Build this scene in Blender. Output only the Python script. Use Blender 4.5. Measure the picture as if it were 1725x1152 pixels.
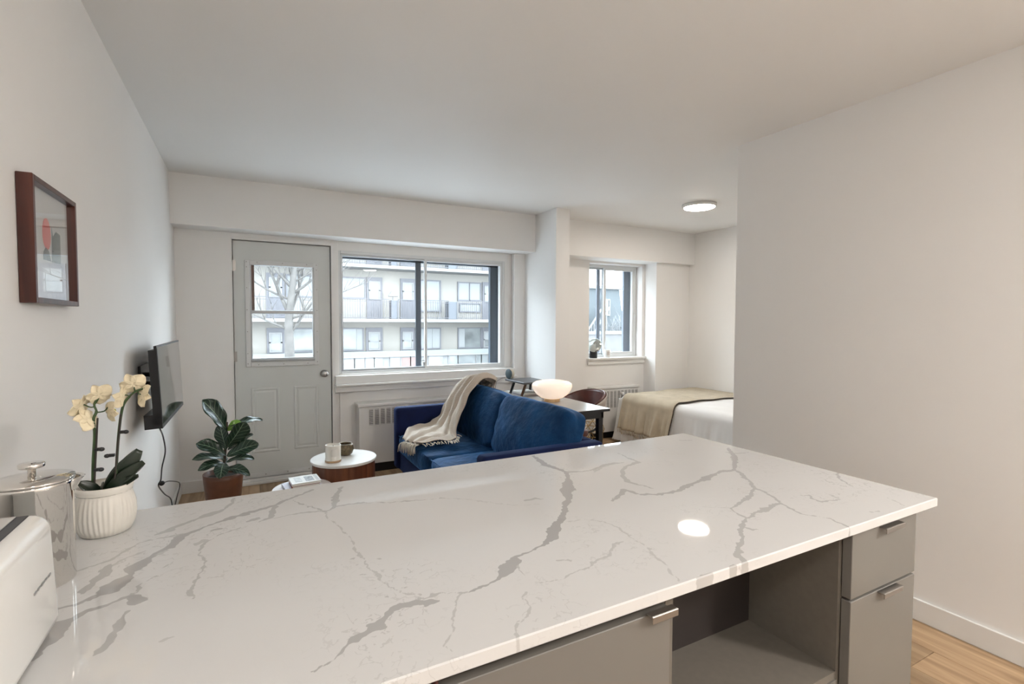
import bpy, bmesh, math, random
import numpy as np
from mathutils import Vector, Matrix

for o in list(bpy.data.objects):
    bpy.data.objects.remove(o, do_unlink=True)
scene = bpy.context.scene
COL = scene.collection
random.seed(7)

# ------------------------------------------------------------------ camera
YAW, PITCH, ROLL = math.radians(27.987), math.radians(2.279), math.radians(0.163)
fw = Vector((math.sin(YAW) * math.cos(PITCH), math.cos(YAW) * math.cos(PITCH), -math.sin(PITCH)))
rt = Vector((math.cos(YAW), -math.sin(YAW), 0.0))
up = rt.cross(fw)
rt2 = rt * math.cos(ROLL) + up * math.sin(ROLL)
up2 = -rt * math.sin(ROLL) + up * math.cos(ROLL)
cam_data = bpy.data.cameras.new('camera')
cam_data.sensor_width = 36.0
cam_data.lens = 843.56 / 1725.0 * 36.0
cam_data.clip_start = 0.02
cam_data.clip_end = 300.0
cam = bpy.data.objects.new('camera', cam_data)
COL.objects.link(cam)
mw = Matrix((rt2, up2, -fw)).transposed().to_4x4()
mw.translation = Vector((0.0, 0.0, 1.3548))
cam.matrix_world = mw
scene.camera = cam

# ------------------------------------------------------------------ world, exposure
SKY_STRENGTH = 15.5
BEDROOM_LAMP = 100.0
KITCHEN_LAMP = 100.0
ADDED_KITCHEN_LAMP = 345.0
scene.view_settings.view_transform = 'Standard'
scene.view_settings.look = 'None'
scene.view_settings.exposure = 0.0
scene.view_settings.gamma = 1.0
scene.view_settings.use_curve_mapping = False
world = bpy.data.worlds.new('overcast_sky')
scene.world = world
world.use_nodes = True
bg = world.node_tree.nodes['Background']
bg.inputs['Color'].default_value = (0.80, 0.91, 1.0, 1.0)
bg.inputs['Strength'].default_value = SKY_STRENGTH

# ------------------------------------------------------------------ helpers
WL = {}


def link_obj(name, data, parent=None):
    o = bpy.data.objects.new(name, data)
    COL.objects.link(o)
    if parent is not None:
        o.parent = parent
        WL[o] = WL[parent]
    else:
        WL[o] = Vector((0, 0, 0))
    return o


def tag(o, label, cat, group=None):
    o['label'] = label
    o['category'] = cat
    if group:
        o['group'] = group
    return o


def thing(name, label, cat, loc=(0, 0, 0), group=None):
    o = bpy.data.objects.new(name, None)
    o.empty_display_size = 0.05
    COL.objects.link(o)
    o.location = loc
    WL[o] = Vector(loc)
    return tag(o, label, cat, group)


def obj(name, bm, material, parent=None, smooth=False, label=None):
    """link a bmesh given in world coordinates as one mesh object"""
    if parent is not None:
        off = WL[parent]
        for v in bm.verts:
            v.co -= off
    bmesh.ops.recalc_face_normals(bm, faces=bm.faces[:])
    me = bpy.data.meshes.new(name)
    bm.to_mesh(me)
    bm.free()
    if smooth:
        me.polygons.foreach_set('use_smooth', [True] * len(me.polygons))
    me.materials.append(material)
    o = link_obj(name, me, parent)
    if label:
        o['label'] = label
    return o


def solo(name, bm, material, label, cat, group=None, smooth=False):
    """a thing that is one single mesh, its origin at the base"""
    xs = [v.co for v in bm.verts]
    mn = Vector((min(c[i] for c in xs) for i in range(3)))
    mx = Vector((max(c[i] for c in xs) for i in range(3)))
    base = Vector(((mn.x + mx.x) / 2, (mn.y + mx.y) / 2, mn.z))
    for v in bm.verts:
        v.co -= base
    o = obj(name, bm, material, None, smooth)
    o.location = base
    WL[o] = base
    return tag(o, label, cat, group)


def struct(name, bm, material, parent=None, smooth=False):
    o = obj(name, bm, material, parent, smooth)
    if parent is None:
        o['kind'] = 'structure'
    return o


def B():
    return bmesh.new()


def box(bm, x0, x1, y0, y1, z0, z1, bev=0.0, seg=2, R=None, piv=None):
    r = bmesh.ops.create_cube(bm, size=1.0)
    vs = r['verts']
    for v in vs:
        v.co.x = x0 + (v.co.x + 0.5) * (x1 - x0)
        v.co.y = y0 + (v.co.y + 0.5) * (y1 - y0)
        v.co.z = z0 + (v.co.z + 0.5) * (z1 - z0)
    if bev > 0:
        es = list({e for v in vs for e in v.link_edges})
        g = bmesh.ops.bevel(bm, geom=es, offset=bev, segments=seg, profile=0.5, affect='EDGES')
        vs = list({v for f in g['faces'] for v in f.verts} | {v for v in vs if v.is_valid})
    if R is not None:
        p = Vector(piv)
        for v in vs:
            v.co = R @ (v.co - p) + p
    return vs


def bx(*a, **k):
    bm = B()
    box(bm, *a, **k)
    return bm


def prism(bm, pts, axis, a0, a1):
    """extrude a polygon given in the two other axes along axis"""
    def mk(p, a):
        if axis == 'x':
            return (a, p[0], p[1])
        if axis == 'y':
            return (p[0], a, p[1])
        return (p[0], p[1], a)
    A = [bm.verts.new(mk(p, a0)) for p in pts]
    Bv = [bm.verts.new(mk(p, a1)) for p in pts]
    n = len(pts)
    bm.faces.new(A)
    bm.faces.new(Bv[::-1])
    for i in range(n):
        bm.faces.new((A[i], A[(i + 1) % n], Bv[(i + 1) % n], Bv[i]))
    return A + Bv


def lathe(bm, prof, c, n=40, flute=None, R=None):
    """prof: list of (radius, z); c: centre"""
    rings = []
    c = Vector(c)
    for k, (r, z) in enumerate(prof):
        if r < 1e-5:
            p = Vector((0, 0, z))
            rings.append([bm.verts.new(c + (R @ p if R else p))])
        else:
            ring = []
            for i in range(n):
                a = 2 * math.pi * i / n
                rr = r * (1 + (flute(a, z, k) if flute else 0))
                p = Vector((rr * math.cos(a), rr * math.sin(a), z))
                ring.append(bm.verts.new(c + (R @ p if R else p)))
            rings.append(ring)
    for a, b in zip(rings[:-1], rings[1:]):
        if len(a) == 1 and len(b) == 1:
            continue
        for i in range(n):
            j = (i + 1) % n
            if len(a) == 1:
                bm.faces.new((a[0], b[i], b[j]))
            elif len(b) == 1:
                bm.faces.new((a[i], a[j], b[0]))
            else:
                bm.faces.new((a[i], a[j], b[j], b[i]))


def tube(bm, pts, r, n=8, cap=True):
    pts = [Vector(p) for p in pts]
    rs = r if isinstance(r, (list, tuple)) else [r] * len(pts)
    t0 = (pts[1] - pts[0]).normalized()
    ref = Vector((0, 0, 1)) if abs(t0.z) < 0.9 else Vector((1, 0, 0))
    u = t0.cross(ref).normalized()
    rings = []
    for i, p in enumerate(pts):
        t = (pts[min(i + 1, len(pts) - 1)] - pts[max(i - 1, 0)]).normalized()
        u = (u - t * u.dot(t)).normalized()
        w = t.cross(u)
        rings.append([bm.verts.new(p + (u * math.cos(2 * math.pi * k / n) + w * math.sin(2 * math.pi * k / n)) * rs[i]) for k in range(n)])
    for a, b in zip(rings[:-1], rings[1:]):
        for k in range(n):
            bm.faces.new((a[k], a[(k + 1) % n], b[(k + 1) % n], b[k]))
    if cap:
        bm.faces.new(rings[0][::-1])
        bm.faces.new(rings[-1])


def smooth_path(pts, m=6):
    """Catmull-Rom"""
    P = [Vector(p) for p in pts]
    P = [P[0] * 2 - P[1]] + P + [P[-1] * 2 - P[-2]]
    out = []
    for i in range(1, len(P) - 2):
        for k in range(m):
            t = k / m
            a, b, c, d = P[i - 1], P[i], P[i + 1], P[i + 2]
            out.append(0.5 * ((2 * b) + (c - a) * t + (2 * a - 5 * b + 4 * c - d) * t * t + (3 * b - a - 3 * c + d) * t ** 3))
    out.append(P[-2])
    return out


def rbox(bm, c, h, n=10, k=8.0, puff=(0, 0, 0), R=None, bump=0.0, seed=0):
    """soft rounded box (cushions)"""
    c = Vector(c)
    rng = random.Random(seed)
    ph = [rng.uniform(0, 6.28) for _ in range(9)]
    V = {}
    def vert(p):
        key = (round(p[0], 5), round(p[1], 5), round(p[2], 5))
        if key in V:
            return V[key]
        m = max(abs(x) for x in p)
        nn = sum(abs(x) ** k for x in p) ** (1 / k)
        q = [x * m / nn for x in p]
        s = list(q)
        for i in range(3):
            j, l = (i + 1) % 3, (i + 2) % 3
            s[i] = q[i] * (1 + puff[i] * (1 - q[j] ** 2) * (1 - q[l] ** 2))
        d = Vector((s[0] * h[0], s[1] * h[1], s[2] * h[2]))
        if bump:
            w = math.sin(q[0] * 5 + q[1] * 7 + ph[0]) * math.sin(q[1] * 6 - q[2] * 5 + ph[1]) + 0.6 * math.sin(q[2] * 11 + q[1] * 4 + ph[2]) * math.sin(q[1] * 9 + ph[3])
            d += Vector(q).normalized() * bump * w
        if R:
            d = R @ d
        V[key] = bm.verts.new(c + d)
        return V[key]
    g = [math.sin(math.pi / 2 * (-1 + 2 * i / n)) for i in range(n + 1)]
    for ax in range(3):
        a, b = (ax + 1) % 3, (ax + 2) % 3
        for s in (-1, 1):
            for i in range(n):
                for j in range(n):
                    quad = []
                    for (ii, jj) in ((i, j), (i + 1, j), (i + 1, j + 1), (i, j + 1)):
                        p = [0, 0, 0]
                        p[ax] = s
                        p[a] = g[ii]
                        p[b] = g[jj]
                        quad.append(vert(p))
                    bm.faces.new(quad if s > 0 else quad[::-1])


def grid(bm, fn, nu, nv, uv=None):
    vs = [[bm.verts.new(fn(i / nu, j / nv)) for j in range(nv + 1)] for i in range(nu + 1)]
    lay = bm.loops.layers.uv.verify() if uv else None
    for i in range(nu):
        for j in range(nv):
            f = bm.faces.new((vs[i][j], vs[i + 1][j], vs[i + 1][j + 1], vs[i][j + 1]))
            if lay:
                for lp, (a, b) in zip(f.loops, ((i, j), (i + 1, j), (i + 1, j + 1), (i, j + 1))):
                    lp[lay].uv = (a / nu, b / nv)
    return vs


def solidify(o, t, off=0.0):
    m = o.modifiers.new('thickness', 'SOLIDIFY')
    m.thickness = t
    m.offset = off


def frame4(bm, x0, x1, z0, z1, w, y0, y1, bev=0.0):
    """rectangular frame in the XZ plane"""
    box(bm, x0, x0 + w, y0, y1, z0, z1, bev)
    box(bm, x1 - w, x1, y0, y1, z0, z1, bev)
    box(bm, x0 + w, x1 - w, y0, y1, z0, z0 + w, bev)
    box(bm, x0 + w, x1 - w, y0, y1, z1 - w, z1, bev)


def Rz(a): return Matrix.Rotation(a, 3, 'Z')
def Ry(a): return Matrix.Rotation(a, 3, 'Y')
def Rx(a): return Matrix.Rotation(a, 3, 'X')


# ------------------------------------------------------------------ materials
def new_mat(name):
    m = bpy.data.materials.new(name)
    m.use_nodes = True
    nt = m.node_tree
    return m, nt, nt.nodes['Principled BSDF']


def M(name, col, rough=0.5, metal=0.0, spec=0.5, var=0.06, scale=6.0, bump=0.0, bscale=80.0, coat=0.0, emit=None, estr=0.0, sheen=0.0, stretch=None, sub=0.0):
    m, nt, p = new_mat(name)
    N = nt.nodes
    L = nt.links
    p.inputs['Roughness'].default_value = rough
    p.inputs['Metallic'].default_value = metal
    p.inputs['Specular IOR Level'].default_value = spec
    p.inputs['Coat Weight'].default_value = coat
    if sheen:
        p.inputs['Sheen Weight'].default_value = sheen
        p.inputs['Sheen Roughness'].default_value = 0.4
    tc = N.new('ShaderNodeTexCoord')
    mp = N.new('ShaderNodeMapping')
    if stretch:
        mp.inputs['Scale'].default_value = stretch
    L.new(tc.outputs['Object'], mp.inputs['Vector'])
    nz = N.new('ShaderNodeTexNoise')
    nz.inputs['Scale'].default_value = scale
    nz.inputs['Detail'].default_value = 4.0
    L.new(mp.outputs['Vector'], nz.inputs['Vector'])
    rmp = N.new('ShaderNodeValToRGB')
    rmp.color_ramp.elements[0].position = 0.3
    rmp.color_ramp.elements[1].position = 0.7
    rmp.color_ramp.elements[0].color = tuple(c * (1 - var) for c in col) + (1,)
    rmp.color_ramp.elements[1].color = tuple(min(1, c * (1 + var)) for c in col) + (1,)
    L.new(nz.outputs['Fac'], rmp.inputs['Fac'])
    L.new(rmp.outputs['Color'], p.inputs['Base Color'])
    if bump:
        n2 = N.new('ShaderNodeTexNoise')
        n2.inputs['Scale'].default_value = bscale
        n2.inputs['Detail'].default_value = 3.0
        L.new(mp.outputs['Vector'], n2.inputs['Vector'])
        b = N.new('ShaderNodeBump')
        b.inputs['Strength'].default_value = bump
        b.inputs['Distance'].default_value = 0.004
        L.new(n2.outputs['Fac'], b.inputs['Height'])
        L.new(b.outputs['Normal'], p.inputs['Normal'])
    if emit:
        p.inputs['Emission Color'].default_value = tuple(emit) + (1,)
        p.inputs['Emission Strength'].default_value = estr
    return m


def wood_mat(name, dark, light, rough=0.4, axis='y', scale=1.0, rnd=False, coat=0.0):
    m, nt, p = new_mat(name)
    N = nt.nodes
    L = nt.links
    p.inputs['Roughness'].default_value = rough
    p.inputs['Coat Weight'].default_value = coat
    tc = N.new('ShaderNodeTexCoord')
    mp = N.new('ShaderNodeMapping')
    s = {'x': (2, 26, 26), 'y': (26, 2, 26), 'z': (26, 26, 2)}[axis]
    mp.inputs['Scale'].default_value = tuple(v * scale for v in s)
    src = tc.outputs['Object']
    if rnd:
        oi = N.new('ShaderNodeObjectInfo')
        mu = N.new('ShaderNodeMath')
        mu.operation = 'MULTIPLY'
        mu.inputs[1].default_value = 37.0
        L.new(oi.outputs['Random'], mu.inputs[0])
        ad = N.new('ShaderNodeVectorMath')
        ad.operation = 'ADD'
        L.new(src, ad.inputs[0])
        L.new(mu.outputs[0], ad.inputs[1])
        src = ad.outputs[0]
    L.new(src, mp.inputs['Vector'])
    nz = N.new('ShaderNodeTexNoise')
    nz.inputs['Scale'].default_value = 1.0
    nz.inputs['Detail'].default_value = 6.0
    nz.inputs['Distortion'].default_value = 0.6
    L.new(mp.outputs['Vector'], nz.inputs['Vector'])
    r = N.new('ShaderNodeValToRGB')
    r.color_ramp.elements[0].position = 0.33
    r.color_ramp.elements[1].position = 0.68
    r.color_ramp.elements[0].color = tuple(dark) + (1,)
    r.color_ramp.elements[1].color = tuple(light) + (1,)
    L.new(nz.outputs['Fac'], r.inputs['Fac'])
    out = r.outputs['Color']
    if rnd:
        mx = N.new('ShaderNodeMix')
        mx.data_type = 'RGBA'
        mx.blend_type = 'MULTIPLY'
        mr = N.new('ShaderNodeMapRange')
        mr.inputs['To Min'].default_value = 0.72
        mr.inputs['To Max'].default_value = 1.15
        L.new(oi.outputs['Random'], mr.inputs['Value'])
        mx.inputs['Factor'].default_value = 1.0
        L.new(out, mx.inputs['A'])
        L.new(mr.outputs['Result'], mx.inputs['B'])
        out = mx.outputs['Result']
    L.new(out, p.inputs['Base Color'])
    b = N.new('ShaderNodeBump')
    b.inputs['Strength'].default_value = 0.15
    b.inputs['Distance'].default_value = 0.002
    L.new(nz.outputs['Fac'], b.inputs['Height'])
    L.new(b.outputs['Normal'], p.inputs['Normal'])
    return m


def glass_mat(name, tint=(1, 1, 1), ior=1.45, gloss=1.0):
    m = bpy.data.materials.new(name)
    m.use_nodes = True
    nt = m.node_tree
    nt.nodes.clear()
    N = nt.nodes
    L = nt.links
    out = N.new('ShaderNodeOutputMaterial')
    mix = N.new('ShaderNodeMixShader')
    tr = N.new('ShaderNodeBsdfTransparent')
    tr.inputs['Color'].default_value = tuple(tint) + (1,)
    gl = N.new('ShaderNodeBsdfGlossy')
    gl.inputs['Roughness'].default_value = 0.0
    gl.inputs['Color'].default_value = (gloss, gloss, gloss, 1)
    fr = N.new('ShaderNodeFresnel')
    geo = N.new('ShaderNodeNewGeometry')          # same reflection on both faces of the pane
    ma = N.new('ShaderNodeMath')
    ma.operation = 'MULTIPLY_ADD'
    ma.inputs[1].default_value = -2.0
    ma.inputs[2].default_value = 1.0
    pw = N.new('ShaderNodeMath')
    pw.operation = 'POWER'
    pw.inputs[0].default_value = ior
    L.new(geo.outputs['Backfacing'], ma.inputs[0])
    L.new(ma.outputs[0], pw.inputs[1])
    L.new(pw.outputs[0], fr.inputs['IOR'])
    L.new(fr.outputs[0], mix.inputs[0])
    L.new(tr.outputs[0], mix.inputs[1])
    L.new(gl.outputs[0], mix.inputs[2])
    L.new(mix.outputs[0], out.inputs['Surface'])
    return m


def weave_mat(name, c1, c2, scale=160.0, rough=0.9):
    m, nt, p = new_mat(name)
    N = nt.nodes
    L = nt.links
    p.inputs['Roughness'].default_value = rough
    p.inputs['Specular IOR Level'].default_value = 0.15
    p.inputs['Sheen Weight'].default_value = 0.2
    tc = N.new('ShaderNodeTexCoord')
    w1 = N.new('ShaderNodeTexWave')
    w1.bands_direction = 'DIAGONAL'
    w1.inputs['Scale'].default_value = scale
    w1.inputs['Distortion'].default_value = 1.5
    L.new(tc.outputs['Object'], w1.inputs['Vector'])
    nz = N.new('ShaderNodeTexNoise')
    nz.inputs['Scale'].default_value = 9.0
    L.new(tc.outputs['Object'], nz.inputs['Vector'])
    ad = N.new('ShaderNodeMath')
    ad.operation = 'MULTIPLY_ADD'
    ad.inputs[1].default_value = 0.6
    L.new(w1.outputs['Fac'], ad.inputs[0])
    mm = N.new('ShaderNodeMath')
    mm.operation = 'MULTIPLY'
    mm.inputs[1].default_value = 0.5
    L.new(nz.outputs['Fac'], mm.inputs[0])
    L.new(mm.outputs[0], ad.inputs[2])
    r = N.new('ShaderNodeValToRGB')
    r.color_ramp.elements[0].color = tuple(c1) + (1,)
    r.color_ramp.elements[1].color = tuple(c2) + (1,)
    r.color_ramp.elements[0].position = 0.2
    r.color_ramp.elements[1].position = 0.8
    L.new(ad.outputs[0], r.inputs['Fac'])
    L.new(r.outputs['Color'], p.inputs['Base Color'])
    b = N.new('ShaderNodeBump')
    b.inputs['Strength'].default_value = 0.4
    b.inputs['Distance'].default_value = 0.003
    L.new(w1.outputs['Fac'], b.inputs['Height'])
    L.new(b.outputs['Normal'], p.inputs['Normal'])
    return m


def leaf_mat(name, base, vein, rough=0.28):
    m, nt, p = new_mat(name)
    N = nt.nodes
    L = nt.links
    p.inputs['Roughness'].default_value = rough
    uvn = N.new('ShaderNodeUVMap')
    sp = N.new('ShaderNodeSeparateXYZ')
    L.new(uvn.outputs['UV'], sp.inputs[0])
    def math_node(op, a, b=None):
        n = N.new('ShaderNodeMath')
        n.operation = op
        for i, s in enumerate((a, b)):
            if s is None:
                continue
            if isinstance(s, (int, float)):
                n.inputs[i].default_value = s
            else:
                L.new(s, n.inputs[i])
        return n.outputs[0]
    dv = math_node('ABSOLUTE', math_node('SUBTRACT', sp.outputs['Y'], 0.5))
    mid = math_node('LESS_THAN', dv, 0.022)
    ph = math_node('FRACT', math_node('MULTIPLY', math_node('SUBTRACT', sp.outputs['X'], math_node('MULTIPLY', dv, 0.5)), 7.0))
    side = math_node('LESS_THAN', ph, 0.10)
    f = math_node('MAXIMUM', mid, math_node('MULTIPLY', side, 0.6))
    mx = N.new('ShaderNodeMix')
    mx.data_type = 'RGBA'
    L.new(f, mx.inputs['Factor'])
    mx.inputs['A'].default_value = tuple(base) + (1,)
    mx.inputs['B'].default_value = tuple(vein) + (1,)
    L.new(mx.outputs['Result'], p.inputs['Base Color'])
    b = N.new('ShaderNodeBump')
    b.inputs['Strength'].default_value = 0.5
    b.inputs['Distance'].default_value = 0.002
    b.invert = True
    L.new(f, b.inputs['Height'])
    L.new(b.outputs['Normal'], p.inputs['Normal'])
    return m


def marble_mat(name):
    m, nt, p = new_mat(name)
    N = nt.nodes
    L = nt.links
    p.inputs['Roughness'].default_value = 0.03
    p.inputs['Specular IOR Level'].default_value = 0.45
    at = N.new('ShaderNodeAttribute')
    at.attribute_name = 'vein'
    sp = N.new('ShaderNodeSeparateColor')
    L.new(at.outputs['Color'], sp.inputs[0])
    tc = N.new('ShaderNodeTexCoord')
    nz = N.new('ShaderNodeTexNoise')
    nz.inputs['Scale'].default_value = 60.0
    nz.inputs['Detail'].default_value = 5.0
    L.new(tc.outputs['Object'], nz.inputs['Vector'])
    # red channel: 0.5 at the vein edge; add fine noise then threshold
    def mth(op, a, b):
        n = N.new('ShaderNodeMath')
        n.operation = op
        for i, s in enumerate((a, b)):
            if isinstance(s, (int, float)):
                n.inputs[i].default_value = s
            else:
                L.new(s, n.inputs[i])
        return n.outputs[0]
    jit = mth('MULTIPLY', mth('SUBTRACT', nz.outputs['Fac'], 0.5), 0.40)
    val = mth('ADD', sp.outputs['Red'], jit)
    r = N.new('ShaderNodeValToRGB')
    r.color_ramp.elements[0].position = 0.47
    r.color_ramp.elements[0].color = (0, 0, 0, 1)
    r.color_ramp.elements[1].position = 0.525
    r.color_ramp.elements[1].color = (1, 1, 1, 1)
    L.new(val, r.inputs['Fac'])
    fac = mth('MULTIPLY', r.outputs['Color'], sp.outputs['Green'])
    # mottled hair-thin crackle
    v = N.new('ShaderNodeTexVoronoi')
    v.feature = 'DISTANCE_TO_EDGE'
    v.inputs['Scale'].default_value = 34.0
    nz3 = N.new('ShaderNodeTexNoise')
    nz3.inputs['Scale'].default_value = 14.0
    nz3.inputs['Detail'].default_value = 4.0
    L.new(tc.outputs['Object'], nz3.inputs['Vector'])
    va = N.new('ShaderNodeVectorMath')
    va.operation = 'MULTIPLY_ADD'
    va.inputs[1].default_value = (0.12, 0.12, 0.12)
    L.new(nz3.outputs['Color'], va.inputs[0])
    L.new(tc.outputs['Object'], va.inputs[2])
    L.new(va.outputs[0], v.inputs['Vector'])
    crack = mth('LESS_THAN', v.outputs['Distance'], 0.035)
    crack = mth('MULTIPLY', mth('MULTIPLY', crack, sp.outputs['Blue']), mth('GREATER_THAN', nz.outputs['Fac'], 0.5))
    fac2 = mth('MAXIMUM', fac, mth('MULTIPLY', crack, 0.45))
    n4 = N.new('ShaderNodeTexNoise')
    n4.inputs['Scale'].default_value = 3.0
    L.new(tc.outputs['Object'], n4.inputs['Vector'])
    base = N.new('ShaderNodeMix')
    base.data_type = 'RGBA'
    L.new(n4.outputs['Fac'], base.inputs['Factor'])
    base.inputs['A'].default_value = (0.615, 0.61, 0.602, 1)
    base.inputs['B'].default_value = (0.665, 0.66, 0.652, 1)
    mx = N.new('ShaderNodeMix')
    mx.data_type = 'RGBA'
    L.new(fac2, mx.inputs['Factor'])
    L.new(base.outputs['Result'], mx.inputs['A'])
    mx.inputs['B'].default_value = (0.375, 0.366, 0.358, 1)
    L.new(mx.outputs['Result'], p.inputs['Base Color'])
    return m


WALLC = (0.87, 0.857, 0.84)
m_wall = M('painted_wall', WALLC, 0.62, spec=0.3, var=0.012, scale=2.0, bump=0.04, bscale=240)
m_ceil = M('painted_ceiling', (0.885, 0.877, 0.862), 0.55, spec=0.3, var=0.012, scale=1.2, bump=0.03, bscale=200)
m_trim = M('white_trim', (0.82, 0.81, 0.79), 0.4, var=0.01)
m_alu = M('white_aluminium', (0.70, 0.71, 0.71), 0.35, var=0.02)
m_greyalu = M('grey_aluminium', (0.42, 0.44, 0.46), 0.35, metal=0.4, var=0.03)
m_darkframe = M('dark_outer_frame', (0.035, 0.05, 0.07), 0.4, var=0.1)
m_door = M('door_paint', (0.66, 0.68, 0.665), 0.4, var=0.015, scale=3)
m_glass = glass_mat('clear_glass', (0.97, 0.98, 0.98), 1.3)
m_picglass = glass_mat('picture_glass', (0.98, 0.98, 0.98), 1.45)
m_chrome = M('chrome', (0.72, 0.70, 0.67), 0.05, metal=1.0, var=0.01)
m_steel = M('brushed_steel', (0.45, 0.44, 0.43), 0.3, metal=1.0, var=0.05)
m_brown = M('brown_jamb', (0.14, 0.07, 0.05), 0.6, var=0.2, scale=20)
m_plank = wood_mat('oak_plank', (0.30, 0.19, 0.105), (0.52, 0.36, 0.215), 0.45, 'y', 0.9, rnd=True)
m_walnut = wood_mat('walnut', (0.075, 0.022, 0.012), (0.20, 0.075, 0.035), 0.35, 'z', 0.8)
m_framewood = wood_mat('picture_frame_wood', (0.035, 0.008, 0.006), (0.095, 0.026, 0.016), 0.3, 'z', 1.2)
m_black = M('black_metal', (0.012, 0.012, 0.014), 0.35, var=0.1)
m_blackplastic = M('black_plastic', (0.010, 0.010, 0.011), 0.4, var=0.1)
m_cab = M('grey_cabinet', (0.168, 0.158, 0.143), 0.42, var=0.03, scale=4)
m_cabin = M('grey_cabinet_inside', (0.15, 0.134, 0.112), 0.6, var=0.05, scale=60)
m_darkshade = M('dark_panel_with_shade', (0.03, 0.023, 0.021), 0.5, var=0.1)  # darkened to carry the niche shade in its colour; toe kicks share it

# ------------------------------------------------------------------ the room
XL, XC, XC2, XR, XB = -0.476, 2.617, 2.771, 2.694, 4.893
YP, YW, YBM, YCF, YBACK, YEND = 4.634, 4.70, 4.422, 4.036, -1.75, 2.107
H, ZB = 2.44, 2.068
YOUT = 4.96

floor = struct('floor', bx(XL - 0.1, XB + 0.1, YBACK - 0.1, YOUT, -0.12, -0.006), M('subfloor', (0.2, 0.14, 0.09), 0.8))
PW, PL = 0.185, 1.22
plank_full = None
rowi = 0
x = XL + 0.002
while x < XB - 0.02:
    x1 = min(x + PW, XB)
    off = (rowi * 0.47) % PL
    y = YBACK - off
    while y < 4.9:
        ya, yb = max(y, YBACK), min(y + PL, 4.9)
        if yb - ya > 0.02:
            full = abs((yb - ya) - PL) < 1e-6 and abs((x1 - x) - PW) < 1e-6
            if full and plank_full is not None:
                o = link_obj('plank', plank_full, floor)
                o.location = (x, ya, 0)
            else:
                bm = bx(0.0009, (x1 - x) - 0.0009, 0.0009, (yb - ya) - 0.0009, -0.006, 0.0, 0.0012, 1)
                o = obj('plank', bm, m_plank, floor)
                o.location = (x, ya, 0)
                if full:
                    plank_full = o.data
        y += PL
    x += PW
    rowi += 1

struct('ceiling', bx(XL - 0.1, XB + 0.1, YBACK - 0.1, YOUT, H, H + 0.12), m_ceil)
struct('wall_left', bx(XL - 0.12, XL, YBACK - 0.1, YOUT, 0, H), m_wall)
struct('wall_kitchen', bx(XL, XR, YBACK - 0.12, YBACK, 0, H), m_wall)
struct('wall_right', bx(XR, XR + 0.125, YBACK, YEND, 0, H), m_wall)
struct('wall_bedroom_near', bx(XR + 0.125, XB, 1.75, 1.87, 0, H), m_wall)
struct('wall_bedroom_right', bx(XB, XB + 0.12, 1.75, YOUT, 0, H), m_wall)
# back wall of the living room, with the door and window openings left out
DX0, DX1, DZ1 = -0.088, 0.664, 2.014
WX0, WX1, WZ0, WZ1 = 0.735, 2.39, 0.885, 1.982
bm = B()
box(bm, XL, DX0 - 0.012, YP, YOUT, 0, ZB)                      # left of the door
box(bm, DX0 - 0.012, DX1 + 0.02, YP + 0.012, YOUT, DZ1 + 0.012, ZB)   # above the door
box(bm, DX1 + 0.02, WX0, YP + 0.05, YOUT, 0, ZB)               # between door and window
box(bm, WX0, WX1, YW, YOUT, WZ1, ZB)                           # above the window
box(bm, WX0, WX1, YP + 0.03, YOUT, 0, WZ0)                     # below the window
box(bm, WX1, 2.487, YW, YOUT, 0, ZB)                           # right of the window
box(bm, 2.487, XC, YP, YOUT, 0, ZB)
struct('wall_back', bm, m_wall)
struct('wall_beam_living', bx(XL, XC, YBM, YOUT, ZB, H), m_wall)
struct('wall_column', bx(XC, XC2, YCF, YOUT, 0, H), m_wall)
struct('wall_beam_bedroom', bx(XC2, XB, YBM, YOUT, ZB - 0.002, H), m_wall)
BX0, BX1, BZ0, BZ1 = 3.505, 4.305, 0.935, 2.04
bm = B()
box(bm, XC2, BX0, YW, YOUT, 0, ZB - 0.002)
box(bm, BX0, BX1, YW, YOUT, 0, BZ0)
box(bm, BX0, BX1, YW, YOUT, BZ1, ZB - 0.002)
box(bm, BX1, XB, YW, YOUT, 0, ZB - 0.002)
struct('wall_bedroom_back', bm, m_wall)
struct('wall_chase', bx(4.345, XB, 4.50, YW, 0, ZB - 0.002), m_wall)

# baseboards
struct('baseboard_left', bx(XL, XL + 0.013, YBACK, YP, 0, 0.095, 0.003), m_trim)
struct('baseboard_back', bx(XL + 0.013, DX0 - 0.06, YP - 0.013, YP, 0, 0.095, 0.003), m_trim)
struct('baseboard_right', bx(XR - 0.013, XR, YBACK, YEND, 0, 0.098, 0.003), m_trim)
struct('baseboard_partition_end', bx(XR, XR + 0.125, YEND, YEND + 0.013, 0, 0.098, 0.003), m_trim)
struct('baseboard_bedroom', bx(XC2, 4.345, YW - 0.013, YW, 0, 0.095, 0.003), m_trim)
struct('baseboard_column', bx(XC, XC2, YCF - 0.013, YCF, 0, 0.095, 0.003), m_trim)

# ------------------------------------------------------------------ balcony door
d = thing('door_1', 'pale grey balcony door', 'door', (0.288, 4.69, 0.0))
del d['label'], d['category']
d['kind'] = 'structure'
YD = 4.665
bm = B()
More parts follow.
